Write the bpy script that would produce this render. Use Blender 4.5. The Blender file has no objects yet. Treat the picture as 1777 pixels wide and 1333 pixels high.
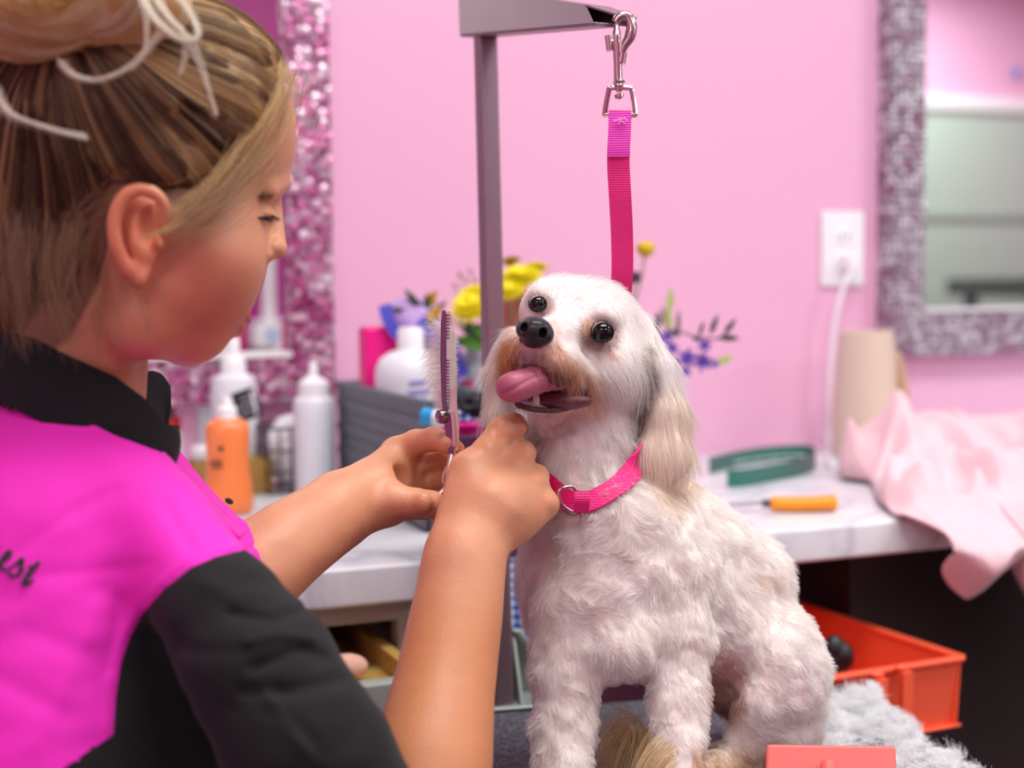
import bpy, math, random
import numpy as np
from mathutils import Vector, Matrix, Euler

C = bpy.context.scene.collection
rng = np.random.default_rng(7)
random.seed(7)

# ------------------------------------------------------------------ camera
W, H, F = 1777.0, 1333.0, 2468.0
CAMZ = 1.10
YAW, PITCH, ROLL = math.radians(-22.0), math.radians(-4.0), math.radians(-0.66)
cam_d = bpy.data.cameras.new('camera')
cam_d.sensor_fit = 'HORIZONTAL'; cam_d.sensor_width = 36.0; cam_d.lens = 36.0 * F / W
cam_d.clip_start = 0.05; cam_d.clip_end = 60
cam_d.dof.use_dof = True; cam_d.dof.focus_distance = 1.0; cam_d.dof.aperture_fstop = 3.6
cam = bpy.data.objects.new('camera', cam_d); C.objects.link(cam)
CM = (Matrix.Translation((0, 0, CAMZ)) @ Matrix.Rotation(YAW, 4, 'Z') @ Matrix.Rotation(math.radians(90) + PITCH, 4, 'X')
      @ Matrix.Rotation(ROLL, 4, 'Z'))
cam.matrix_world = CM
bpy.context.scene.camera = cam
CR = np.array(CM.to_3x3()); CT = np.array([0, 0, CAMZ])

# ------------------------------------------------------------------ view, world
sc = bpy.context.scene
sc.view_settings.view_transform = 'Standard'
sc.view_settings.look = 'None'
sc.view_settings.gamma = 1.0
sc.view_settings.exposure = 0.04
sc.view_settings.use_curve_mapping = False
sc.cycles.max_bounces = 8
sc.cycles.diffuse_bounces = 4
sc.cycles.transparent_max_bounces = 12
w = bpy.data.worlds.new('world'); sc.world = w; w.use_nodes = True
w.node_tree.nodes['Background'].inputs[0].default_value = (1, 1, 1, 1)
w.node_tree.nodes['Background'].inputs[1].default_value = 0.2

# room: back wall plane, counter, grooming table
WALL = 1.815; XL, XR, YB, ZC = -1.6, 5.6, -2.4, 2.65
COUNTER = CAMZ - 0.25; CFRONT = 1.215
TABLE = CAMZ - 0.375

def area(name, loc, sx, sy, power, col=(1, 1, 1), rot=(0, 0, 0)):
    d = bpy.data.lights.new(name, 'AREA'); d.shape = 'RECTANGLE'; d.size = sx; d.size_y = sy
    d.energy = power; d.color = col
    o = bpy.data.objects.new(name, d); C.objects.link(o); o.location = loc; o.rotation_euler = rot
    return o
LIGHTS = [(0.70, 0.62, 1.3, 0.6, 27), (-0.9, -0.9, 1.2, 0.6, 13), (2.7, 0.4, 1.2, 0.6, 13), (1.3, -1.3, 1.2, 0.6, 19), (4.2, -1.6, 1.2, 0.6, 42)]  # last two: unseen panels added as camera-side fill and to brighten the sage panel
for (lx, ly, sx, sy, pw) in LIGHTS:
    area('ceiling_light_glow', (lx, ly, ZC - 0.04), sx, sy, pw, (0.945, 1.0, 0.985))

# ------------------------------------------------------------------ helpers
def P(px, py, Z):
    """world point seen at pixel (px,py) at depth Z"""
    c = np.array([(px - W / 2) * Z / F, -(py - H / 2) * Z / F, -Z])
    return CR @ c + CT
def ray(px, py):
    return CR @ np.array([(px - W / 2) / F, -(py - H / 2) / F, -1.0])
def on_z(px, py, z):
    r = ray(px, py); return CT + r * ((z - CAMZ) / r[2])
def on_y(px, py, y):
    r = ray(px, py); return CT + r * (y / r[1])
def depth(p):
    return float(-(CR.T @ (np.asarray(p) - CT))[2])
def pix(p):
    c = CR.T @ (np.asarray(p) - CT); return W / 2 - c[0] / c[2] * F, H / 2 + c[1] / c[2] * F

def lin(c):
    if isinstance(c, str):
        c = tuple(int(c[i:i + 2], 16) for i in (0, 2, 4))
    return tuple((v / 255 / 12.92 if v / 255 <= 0.04045 else ((v / 255 + 0.055) / 1.055) ** 2.4) for v in c)

def nodes_mat(name):
    m = bpy.data.materials.new(name); m.use_nodes = True
    return m, m.node_tree.nodes, m.node_tree.links, m.node_tree.nodes['Principled BSDF']
def mat(name, col, rough=0.5, metal=0.0, noise=0.0, nscale=30.0, bump=0.0, bscale=200.0, trans=0.0, sheen=0.0, sss=0.0, alpha=1.0, coat=0.0, col2=None):
    m, n, l, b = nodes_mat(name)
    c = lin(col)
    b.inputs['Roughness'].default_value = rough; b.inputs['Metallic'].default_value = metal
    b.inputs['Transmission Weight'].default_value = trans
    b.inputs['Sheen Weight'].default_value = sheen; b.inputs['Coat Weight'].default_value = coat
    b.inputs['Alpha'].default_value = alpha
    if sss:
        b.inputs['Subsurface Weight'].default_value = sss
        b.inputs['Subsurface Radius'].default_value = (0.012, 0.004, 0.002)
        b.inputs['Subsurface Scale'].default_value = 0.5
    tc = n.new('ShaderNodeTexCoord')
    t = n.new('ShaderNodeTexNoise'); t.inputs['Scale'].default_value = nscale; t.inputs['Detail'].default_value = 4
    l.new(tc.outputs['Object'], t.inputs['Vector'])
    mx = n.new('ShaderNodeMix'); mx.data_type = 'RGBA'
    c2 = lin(col2) if col2 else tuple(v * (1 - noise) for v in c)
    mx.inputs[6].default_value = (*c, 1); mx.inputs[7].default_value = (*c2, 1)
    l.new(t.outputs['Fac'], mx.inputs[0]); l.new(mx.outputs[2], b.inputs['Base Color'])
    if bump:
        t2 = n.new('ShaderNodeTexNoise'); t2.inputs['Scale'].default_value = bscale; t2.inputs['Detail'].default_value = 3
        l.new(tc.outputs['Object'], t2.inputs['Vector'])
        bp = n.new('ShaderNodeBump'); bp.inputs['Strength'].default_value = bump; bp.inputs['Distance'].default_value = 0.002
        l.new(t2.outputs['Fac'], bp.inputs['Height']); l.new(bp.outputs['Normal'], b.inputs['Normal'])
    return m

WL = {}
def base_of(parent):
    return WL.get(parent.name, np.zeros(3)) if parent is not None else None
def link_mesh(name, v, f, m, parent=None, smooth=True, origin=None, uv=None):
    """one mesh object from world coordinates"""
    v = np.asarray(v, float)
    if parent is not None: o0 = WL[parent.name]
    elif origin is not None: o0 = np.asarray(origin, float)
    else: o0 = np.array([(v[:, 0].min() + v[:, 0].max()) / 2, (v[:, 1].min() + v[:, 1].max()) / 2, v[:, 2].min()])
    me = bpy.data.meshes.new(name)
    me.from_pydata((v - o0).tolist(), [], f if isinstance(f, list) else f.tolist())
    me.update()
    if smooth: me.polygons.foreach_set('use_smooth', [True] * len(me.polygons))
    if isinstance(m, (list, tuple)):
        for x in m: me.materials.append(x)
    else: me.materials.append(m)
    ob = bpy.data.objects.new(name, me); C.objects.link(ob)
    if parent is not None:
        ob.parent = parent; WL[ob.name] = o0
    else:
        ob.location = o0; WL[ob.name] = o0
    return ob
def empty(name, loc, label, cat, group=None):
    o = bpy.data.objects.new(name, None); C.objects.link(o); o.location = tuple(loc); o.empty_display_size = 0.03
    WL[o.name] = np.asarray(loc, float); tag(o, label, cat, group); return o
def tag(o, label=None, cat=None, group=None, kind=None):
    if label: o['label'] = label
    if cat: o['category'] = cat
    if group: o['group'] = group
    if kind: o['kind'] = kind
    return o

class MB:
    """mesh collector in world coordinates"""
    def __init__(s): s.v = []; s.f = []
    def add(s, v, f):
        k = len(s.v); s.v += [tuple(map(float, x)) for x in v]; s.f += [[i + k for i in q] for q in f]; return s
    def box(s, lo, hi, R=None, c=None):
        v = [(x, y, z) for z in (lo[2], hi[2]) for y in (lo[1], hi[1]) for x in (lo[0], hi[0])]
        if R is not None: v = [tuple(np.asarray(c) + R @ np.asarray(p)) for p in v]
        return s.add(v, [[0, 2, 3, 1], [4, 5, 7, 6], [0, 1, 5, 4], [2, 6, 7, 3], [0, 4, 6, 2], [1, 3, 7, 5]])
    def hexa(s, bot, top):
        return s.add(list(bot) + list(top), [[3, 2, 1, 0], [4, 5, 6, 7], [0, 1, 5, 4], [1, 2, 6, 5], [2, 3, 7, 6], [3, 0, 4, 7]])
    def lathe(s, c, prof, n=32, ax=None, squash=(1, 1), cap=True):
        """prof: list of (r, h) along axis"""
        A = np.array([0, 0, 1.0]) if ax is None else np.asarray(ax, float) / np.linalg.norm(ax)
        U = np.cross(A, [0, 1, 0] if abs(A[1]) < 0.9 else [1, 0, 0]); U /= np.linalg.norm(U); Vv = np.cross(A, U)
        v = []; f = []
        for r, h in prof:
            for i in range(n):
                a = 2 * math.pi * i / n
                v.append(np.asarray(c) + A * h + U * math.cos(a) * r * squash[0] + Vv * math.sin(a) * r * squash[1])
        for k in range(len(prof) - 1):
            for i in range(n):
                j = (i + 1) % n; f.append([k * n + i, k * n + j, (k + 1) * n + j, (k + 1) * n + i])
        if cap:
            f.append(list(range(n))[::-1]); f.append([(len(prof) - 1) * n + i for i in range(n)])
        return s.add(v, f)
    def tube(s, pts, r, n=10, closed=False, cap=True, flat=1.0, up=None):
        pts = np.asarray(pts, float); N = len(pts)
        rr = np.full(N, r) if np.isscalar(r) else np.asarray(r, float)
        T = np.roll(pts, -1, 0) - np.roll(pts, 1, 0) if closed else np.gradient(pts, axis=0)
        T /= np.linalg.norm(T, axis=1)[:, None] + 1e-12
        u = np.asarray(up, float) if up is not None else np.array([0.13, 0.21, 0.97])
        v = []; f = []
        for i in range(N):
            u = u - T[i] * (u @ T[i])
            if np.linalg.norm(u) < 1e-6: u = np.cross(T[i], [1, 0, 0.1])
            u = u / np.linalg.norm(u); w_ = np.cross(T[i], u)
            for k in range(n):
                a = 2 * math.pi * k / n
                v.append(pts[i] + u * math.cos(a) * rr[i] + w_ * math.sin(a) * rr[i] * flat)
            if up is not None: u = np.asarray(up, float)
        M = N if closed else N - 1
        for i in range(M):
            i2 = (i + 1) % N
            for k in range(n):
                k2 = (k + 1) % n; f.append([i * n + k, i * n + k2, i2 * n + k2, i2 * n + k])
        if not closed and cap:
            f.append(list(range(n))[::-1]); f.append([(N - 1) * n + k for k in range(n)])
        return s.add(v, f)
    def band(s, pts, wid, th, up, closed=False):
        """flat webbing: half width vectors 'wid' along up (array or single), thickness along normal"""
        pts = np.asarray(pts, float); N = len(pts)
        T = np.roll(pts, -1, 0) - np.roll(pts, 1, 0) if closed else np.gradient(pts, axis=0)
        T /= np.linalg.norm(T, axis=1)[:, None]
        up = np.asarray(up, float); up = np.tile(up, (N, 1)) if up.ndim == 1 else up
        U = up - T * (T * up).sum(1)[:, None]; U /= np.linalg.norm(U, axis=1)[:, None]
        Nn = np.cross(T, U); v = []; f = []
        for i in range(N):
            for a, b in ((-1, -1), (-1, 1), (1, 1), (1, -1)):
                v.append(pts[i] + U[i] * a * wid / 2 + Nn[i] * b * th / 2)
        for i in range(N if closed else N - 1):
            j = (i + 1) % N
            for k in range(4):
                k2 = (k + 1) % 4; f.append([i * 4 + k, i * 4 + k2, j * 4 + k2, j * 4 + k])
        if not closed: f.append([3, 2, 1, 0]); f.append([(N - 1) * 4 + k for k in range(4)])
        return s.add(v, f)
    def ball(s, c, r, n=16, sc_=(1, 1, 1), R=None):
        m_ = n // 2; v = []; f = []
        for i in range(m_ + 1):
            t = math.pi * i / m_
            for k in range(n):
                a = 2 * math.pi * k / n
                p = np.array([math.sin(t) * math.cos(a) * sc_[0], math.sin(t) * math.sin(a) * sc_[1], math.cos(t) * sc_[2]]) * r
                if R is not None: p = R @ p
                v.append(np.asarray(c) + p)
        for i in range(m_):
            for k in range(n):
                k2 = (k + 1) % n; f.append([i * n + k, (i + 1) * n + k, (i + 1) * n + k2, i * n + k2])
        return s.add(v, f)
    def obj(s, name, m, parent=None, smooth=True, bevel=0.0, origin=None, sub=0):
        o = link_mesh(name, s.v, s.f, m, parent, smooth, origin)
        if bevel:
            b = o.modifiers.new('bevel', 'BEVEL'); b.width = bevel; b.segments = 2; b.limit_method = 'ANGLE'; b.angle_limit = 0.6
            o.data.polygons.foreach_set('use_smooth', [True] * len(o.data.polygons))
            wn = o.modifiers.new('wn', 'WEIGHTED_NORMAL'); wn.keep_sharp = True
        elif smooth:
            try: o.data.set_sharp_from_angle(angle=math.radians(40))
            except Exception: pass
        if sub:
            sm = o.modifiers.new('sub', 'SUBSURF'); sm.levels = sub; sm.render_levels = sub
        return o

def spline(pts, n=40, closed=False):
    """Catmull-Rom through points of any dimension"""
    p = np.asarray(pts, float); N = len(p); out = []
    segs = N if closed else N - 1
    for t in np.linspace(0, segs, n, endpoint=not closed):
        i = min(int(t), segs - 1); u = t - i
        g = (lambda k: p[k % N]) if closed else (lambda k: p[min(max(k, 0), N - 1)])
        a, b, c, d = g(i - 1), g(i), g(i + 1), g(i + 2)
        out.append(0.5 * (2 * b + (c - a) * u + (2 * a - 5 * b + 4 * c - d) * u * u + (3 * b - 3 * c + d - a) * u ** 3))
    return np.array(out)
def Psp(pts, n=40, closed=False):
    """spline given as (px,py,Z) -> world points"""
    return np.array([P(*q) for q in spline(pts, n, closed)])

# ------------------------------------------------------------------ signed-distance sculpting
def q3(px, py, Z):
    return np.array([(px - W / 2) * Z / F, (py - H / 2) * Z / F, Z])
class Sculpt:
    """volume sculpted in metres; points given as (px,py,Z), radii in px at that depth"""
    def __init__(s, lo, hi, h):
        s.h = h; s.lo = np.asarray(lo, float); n = np.ceil((np.asarray(hi) - s.lo) / h).astype(int) + 1
        s.n = n; s.ax = [(s.lo[i] + np.arange(n[i]) * h).astype(np.float32) for i in range(3)]
        s.d = np.full(n, 1.0, np.float32)
    def block(s, lo, hi):
        a = np.maximum(np.floor((lo - s.lo) / s.h).astype(int), 0); b = np.minimum(np.ceil((hi - s.lo) / s.h).astype(int) + 1, s.n)
        if np.any(b <= a): return None
        sl = tuple(slice(a[i], b[i]) for i in range(3))
        X = s.ax[0][sl[0]][:, None, None]; Y = s.ax[1][sl[1]][None, :, None]; Zz = s.ax[2][sl[2]][None, None, :]
        return sl, X, Y, Zz
    def merge(s, sl, b, k, cut=False):
        a = s.d[sl]
        if cut: a, b = -a, b
        if k > 0:
            h = np.clip(0.5 + 0.5 * (b - a) / k, 0, 1); r = b + (a - b) * h - k * h * (1 - h)
        else: r = np.minimum(a, b)
        s.d[sl] = -r if cut else r
    def cap(s, A, B, ra, rb, k=10, cut=False):
        """round cone; A,B=(px,py,Z)"""
        sc_ = (A[2] + B[2]) / 2 / F
        a = q3(*A); b = q3(*B); ra = ra * A[2] / F; rb = rb * B[2] / F; k = k * sc_
        mg = k + 4 * s.h
        bl = s.block(np.minimum(a - ra, b - rb) - mg, np.maximum(a + ra, b + rb) + mg)
        if bl is None: return
        sl, X, Y, Zz = bl
        ab = b - a; L = float(ab @ ab) + 1e-12
        t = np.clip(((X - a[0]) * ab[0] + (Y - a[1]) * ab[1] + (Zz - a[2]) * ab[2]) / L, 0, 1)
        d = np.sqrt((X - a[0] - t * ab[0]) ** 2 + (Y - a[1] - t * ab[1]) ** 2 + (Zz - a[2] - t * ab[2]) ** 2) - (ra + (rb - ra) * t)
        s.merge(sl, d, k, cut)
    def flow(s, pts, k=10, n=14):
        q_ = spline(pts, n); s.chain([tuple(x) for x in q_], k)
    def chain(s, pts, k=10, cut=False):
        for p, q in zip(pts[:-1], pts[1:]): s.cap(p[:3], q[:3], p[3], q[3], k, cut)
    def ell(s, c, r, k=10, rot=(0, 0, 0), cut=False):
        """ellipsoid; c=(px,py,Z), r=(rx px, ry px, rz metres); rot = degrees about camera axes x,y,z(roll clockwise)"""
        sc_ = c[2] / F; cc = q3(*c); rr = np.array([r[0] * sc_, r[1] * sc_, r[2]]); k = k * sc_
        R = np.array(Euler([math.radians(v) for v in rot]).to_matrix())
        ext = rr.max() + k + 4 * s.h
        bl = s.block(cc - ext, cc + ext)
        if bl is None: return
        sl, X, Y, Zz = bl
        x, y, z = X - cc[0], Y - cc[1], Zz - cc[2]
        u = [(R[0, i] * x + R[1, i] * y + R[2, i] * z) / rr[i] for i in range(3)]
        g = [ui / rr[i] for i, ui in enumerate(u)]
        k0 = np.sqrt(u[0] ** 2 + u[1] ** 2 + u[2] ** 2); k1 = np.sqrt(g[0] ** 2 + g[1] ** 2 + g[2] ** 2) + 1e-9
        s.merge(sl, k0 * (k0 - 1) / k1, k, cut)
    def val(s, p):
        g = (p - s.lo) / s.h; i = np.clip(np.floor(g).astype(int), 0, s.n - 2); f = g - i; r = 0
        for a in (0, 1):
            for b in (0, 1):
                for c in (0, 1):
                    r = r + s.d[i[:, 0] + a, i[:, 1] + b, i[:, 2] + c] * ((f[:, 0] if a else 1 - f[:, 0]) * (f[:, 1] if b else 1 - f[:, 1]) * (f[:, 2] if c else 1 - f[:, 2]))
        return r
    def grad(s, p):
        e = s.h; g = np.stack([s.val(p + np.eye(3)[i] * e) - s.val(p - np.eye(3)[i] * e) for i in range(3)], 1)
        return g / (np.linalg.norm(g, axis=1)[:, None] + 1e-9)
    def smooth(s, it=1):
        for _ in range(it):
            for ax in range(3):
                d = s.d; a = np.roll(d, 1, ax); b = np.roll(d, -1, ax); s.d = (a + b + 2 * d) / 4
    def mesh(s):
        """surface nets -> camera-space verts, quads"""
        d = s.d; ins = d < 0
        c = ins[:-1, :-1, :-1].astype(np.int8)
        cnt = np.zeros(c.shape, np.int8)
        for a in (0, 1):
            for b in (0, 1):
                for e in (0, 1):
                    cnt += ins[a:d.shape[0] - 1 + a, b:d.shape[1] - 1 + b, e:d.shape[2] - 1 + e]
        act = (cnt > 0) & (cnt < 8)
        idx = np.argwhere(act); vid = np.full(act.shape, -1, np.int32); vid[act] = np.arange(len(idx))
        acc = np.zeros((len(idx), 3)); num = np.zeros(len(idx))
        cs = [(a, b, e) for a in (0, 1) for b in (0, 1) for e in (0, 1)]
        for p in cs:
            for ax in range(3):
                if p[ax]: continue
                q = list(p); q[ax] = 1
                dp = d[idx[:, 0] + p[0], idx[:, 1] + p[1], idx[:, 2] + p[2]]; dq = d[idx[:, 0] + q[0], idx[:, 1] + q[1], idx[:, 2] + q[2]]
                m_ = (dp < 0) != (dq < 0); t = np.where(m_, dp / np.where(dp == dq, 1, dp - dq), 0)
                o = np.tile(np.array(p, float), (len(idx), 1)); o[:, ax] += t
                acc[m_] += o[m_]; num[m_] += 1
        V = s.lo + (idx + acc / num[:, None]) * s.h
        quads = []
        for ax in range(3):
            u, v_ = (ax + 1) % 3, (ax + 2) % 3
            a = [slice(None)] * 3; b = [slice(None)] * 3; a[ax] = slice(0, -1); b[ax] = slice(1, None)
            A = ins[tuple(a)]; B = ins[tuple(b)]
            e = np.argwhere(A != B); e = e[(e[:, u] > 0) & (e[:, v_] > 0) & (e[:, u] < d.shape[u] - 1) & (e[:, v_] < d.shape[v_] - 1)]
            s0 = A[e[:, 0], e[:, 1], e[:, 2]]
            def cell(du, dv):
                g = e.copy(); g[:, u] -= du; g[:, v_] -= dv; return vid[g[:, 0], g[:, 1], g[:, 2]]
            Q = np.stack([cell(1, 1), cell(0, 1), cell(0, 0), cell(1, 0)], 1)
            Q[~s0] = Q[~s0][:, ::-1]; quads.append(Q)
        Q = np.concatenate(quads)
        return V, Q[(Q >= 0).all(1)]
def hit(S, px, py, z0=.66, z1=1.12, n=460):
    """first surface point of a sculpture along the sight line through a pixel (camera space)"""
    z = np.linspace(z0, z1, n); p = np.stack([(px - W / 2) * z / F, (py - H / 2) * z / F, z], 1)
    ok = ((p >= s_lo(S)) & (p <= s_hi(S))).all(1); dv = np.where(ok, S.val(np.clip(p, s_lo(S), s_hi(S))), 1.0)
    j = int(np.argmax(dv < 0)); return p[j] if dv[j] < 0 else None
def s_lo(S): return S.lo
def s_hi(S): return S.lo + (S.n - 1) * S.h
def snap_y(V, curve, tol):
    """pull vertices lying close to a trimming curve exactly onto it, for a clean hem"""
    X, Y = cpix(V); t = curve(X); m_ = np.abs(Y - t) < tol; V = V.copy(); V[m_, 1] += (t[m_] - Y[m_]) * V[m_, 2] / F; return V
def to_world(v):
    v = np.asarray(v); return (CR @ np.stack([v[..., 0], -v[..., 1], -v[..., 2]], 0).reshape(3, -1)).T.reshape(v.shape) + CT
def dir_world(v):
    return to_world(v) - CT
def cpix(V):
    """camera-space verts -> px,py"""
    return W / 2 + V[:, 0] / V[:, 2] * F, H / 2 + V[:, 1] / V[:, 2] * F
def join_parts(parts):
    v = []; f = []; k = 0
    for V, Q in parts: v.append(V); f.append(Q + k); k += len(V)
    return np.concatenate(v), np.concatenate(f)
def set_col(ob, col, name='tint'):
    a = ob.data.color_attributes.new(name, 'FLOAT_COLOR', 'POINT')
    c = np.ones((len(col), 4), np.float32); c[:, :3] = col; a.data.foreach_set('color', c.ravel())

def sample_surface(V, Q, n):
    a, b, c, d = V[Q[:, 0]], V[Q[:, 1]], V[Q[:, 2]], V[Q[:, 3]]
    ar = np.linalg.norm(np.cross(c - a, d - b), axis=1) / 2; i = rng.choice(len(Q), n, p=ar / ar.sum())
    u, v_ = rng.random((2, n, 1)); p = (a[i] * (1 - u) + b[i] * u) * (1 - v_) + (d[i] * (1 - u) + c[i] * u) * v_
    nn = np.cross(c[i] - a[i], d[i] - b[i]); nn /= np.linalg.norm(nn, axis=1)[:, None] + 1e-12
    return p, nn
_T = rng.random((32, 32, 32)).astype(np.float32)
def noise3(p, s_):
    """smooth value noise, p (n,3)"""
    g = p * s_; i = np.floor(g).astype(int); f = g - i; f = f * f * (3 - 2 * f); r = 0
    for a in (0, 1):
        for b in (0, 1):
            for c in (0, 1):
                r = r + _T[(i[:, 0] + a) % 32, (i[:, 1] + b) % 32, (i[:, 2] + c) % 32] * (f[:, 0] if a else 1 - f[:, 0]) * (f[:, 1] if b else 1 - f[:, 1]) * (f[:, 2] if c else 1 - f[:, 2])
    return r * 2 - 1
def noise_vec(p, s_):
    return np.stack([noise3(p + 7.3, s_), noise3(p + 31.7, s_), noise3(p - 13.1, s_)], 1)
def unit(v): return v / (np.linalg.norm(v, axis=-1, keepdims=True) + 1e-9)
def strands(name, pts, rad, m, parent, col=None, tip=0.25):
    """pts (n,k,3) in camera space -> hair curves object"""
    n, k, _ = pts.shape; hc = bpy.data.hair_curves.new(name); hc.add_curves([k] * n)
    wp = to_world(pts) - WL[parent.name]
    hc.attributes['position'].data.foreach_set('vector', wp.astype(np.float32).ravel())
    r = hc.attributes.get('radius') or hc.attributes.new('radius', 'FLOAT', 'POINT')
    rr = np.asarray(rad, float); rr = np.full(n, rr) if rr.ndim == 0 else rr
    r.data.foreach_set('value', (rr[:, None] * np.linspace(1, tip, k)[None]).astype(np.float32).ravel())
    if col is not None:
        a = hc.attributes.new('tint', 'FLOAT_COLOR', 'CURVE'); c4 = np.ones((n, 4), np.float32); c4[:, :3] = col
        a.data.foreach_set('color', c4.ravel())
    hc.materials.append(m); o = bpy.data.objects.new(name, hc); C.objects.link(o); o.parent = parent; WL[o.name] = WL[parent.name]
    return o
def attr_mat(name, rough=0.6, sss=0.0, spec=0.5, bump=0.0, bscale=400, sheen=0.0, coat=0.0, trans_hair=0.0, mottle=0.0):
    m, n, l, b = nodes_mat(name)
    a = n.new('ShaderNodeAttribute'); a.attribute_name = 'tint'
    l.new(a.outputs['Color'], b.inputs['Base Color']); b.inputs['Roughness'].default_value = rough
    b.inputs['Specular IOR Level'].default_value = spec; b.inputs['Sheen Weight'].default_value = sheen; b.inputs['Coat Weight'].default_value = coat
    tc = n.new('ShaderNodeTexCoord')
    if sss:
        b.inputs['Subsurface Weight'].default_value = sss; b.inputs['Subsurface Radius'].default_value = (0.010, 0.004, 0.002); b.inputs['Subsurface Scale'].default_value = 0.4
    if mottle:
        t3 = n.new('ShaderNodeTexNoise'); t3.inputs['Scale'].default_value = 60; t3.inputs['Detail'].default_value = 5; l.new(tc.outputs['Object'], t3.inputs['Vector'])
        mr = n.new('ShaderNodeMapRange'); mr.inputs[3].default_value = 1 - mottle; mr.inputs[4].default_value = 1 + mottle; l.new(t3.outputs['Fac'], mr.inputs[0])
        vm = n.new('ShaderNodeVectorMath'); vm.operation = 'SCALE'; l.new(a.outputs['Color'], vm.inputs[0]); l.new(mr.outputs[0], vm.inputs['Scale']); l.new(vm.outputs[0], b.inputs['Base Color'])
    if bump:
        t2 = n.new('ShaderNodeTexNoise'); t2.inputs['Scale'].default_value = bscale; t2.inputs['Detail'].default_value = 4; l.new(tc.outputs['Object'], t2.inputs['Vector'])
        bp = n.new('ShaderNodeBump'); bp.inputs['Strength'].default_value = bump; bp.inputs['Distance'].default_value = 0.001
        l.new(t2.outputs['Fac'], bp.inputs['Height']); l.new(bp.outputs['Normal'], b.inputs['Normal'])
    if trans_hair:
        out = n['Material Output']; tr = n.new('ShaderNodeBsdfTranslucent'); l.new(a.outputs['Color'], tr.inputs['Color'])
        ms = n.new('ShaderNodeMixShader'); ms.inputs[0].default_value = trans_hair; l.new(b.outputs[0], ms.inputs[1]); l.new(tr.outputs[0], ms.inputs[2]); l.new(ms.outputs[0], out.inputs[0])
    return m
# ================================================================== ROOM
M_plate = mat('white_plastic', 'F6F6F8', rough=.3)
def wall_mat(name, top, bot=None):
    return mat(name, top, rough=0.45, noise=0.03, nscale=3, bump=0.12, bscale=350)
M_wall = wall_mat('pink_wall_paint', 'EFB6D4')
M_sage = mat('sage_panel_paint', 'B7C8BA', rough=0.5, noise=0.04, nscale=4)
M_white = mat('white_paint', 'F2F2F2', rough=0.4)
M_floor = mat('floor_vinyl', '6A625E', rough=0.5, noise=0.3, nscale=8)
M_mag = mat('magenta_wall_paint', 'A5177C', rough=0.5, noise=0.05)
def struct(name, o): o.name = name; o['kind'] = 'structure'; return o
T = 0.08
struct('wall_back', MB().box((XL - T, WALL, 0), (XR + T, WALL + T, ZC)).obj('wall_back', M_wall, smooth=False))
struct('wall_left', MB().box((XL - T, YB, 0), (XL, WALL, ZC)).obj('wall_left', M_wall, smooth=False))
struct('wall_right', MB().box((XR, YB, 0), (XR + T, WALL, ZC)).obj('wall_right', M_wall, smooth=False))
struct('wall_front', MB().box((XL - T, YB - T, 0), (XR + T, YB, ZC)).obj('wall_front', M_wall, smooth=False))
struct('floor', MB().box((XL - T, YB - T, -T), (XR + T, WALL + T, 0)).obj('floor', M_floor, smooth=False))
struct('ceiling', MB().box((XL - T, YB - T, ZC), (XR + T, WALL + T, ZC + T)).obj('ceiling', M_white, smooth=False))
# what the mirrors look at on the far side of the room
struct('trim_1', MB().box((2.9, YB, 0), (XR, YB + 0.03, 1.97)).obj('trim_1', M_sage, smooth=False))
struct('trim_2', MB().box((2.9, YB, 1.97), (XR, YB + 0.06, 2.03)).obj('trim_2', M_white, smooth=False))
struct('trim_3', MB().box((2.9, YB + 0.03, 1.41), (XR, YB + 0.045, 1.44)).obj('trim_3', mat('sage_rail', '9CAD9F', rough=0.5), smooth=False))
struct('trim_4', MB().box((0.2, YB, 0), (2.3, YB + 0.03, ZC)).obj('trim_4', M_mag, smooth=False))
# ceiling light fittings
M_lit = bpy.data.materials.new('light_diffuser'); M_lit.use_nodes = True
_b = M_lit.node_tree.nodes['Principled BSDF']; _b.inputs['Emission Color'].default_value = (1, 0.99, 0.97, 1); _b.inputs['Emission Strength'].default_value = 2.5
for i, (lx, ly, sx, sy, pw) in enumerate(LIGHTS):
    t = empty('ceiling_light', (lx, ly, ZC), 'flush white fluorescent ceiling panel ' + ('above the grooming table', 'behind the woman on the left', 'above the right end of the counter', 'added behind the viewer as unseen fill', 'added unseen to brighten the sage panel')[i], 'ceiling light', 'ceiling light panels of the salon')
    fr = MB()
    for a, b_ in (((-sx / 2 - .03, -sy / 2 - .03), (sx / 2 + .03, -sy / 2)), ((-sx / 2 - .03, sy / 2), (sx / 2 + .03, sy / 2 + .03)), ((-sx / 2 - .03, -sy / 2), (-sx / 2, sy / 2)), ((sx / 2, -sy / 2), (sx / 2 + .03, sy / 2))):
        fr.box((lx + a[0], ly + a[1], ZC - .03), (lx + b_[0], ly + b_[1], ZC))
    fr.obj('frame', M_white, t, smooth=False)
    MB().box((lx - sx / 2, ly - sy / 2, ZC - .02), (lx + sx / 2, ly + sy / 2, ZC - .008)).obj('diffuser', M_lit, t, smooth=False)

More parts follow.
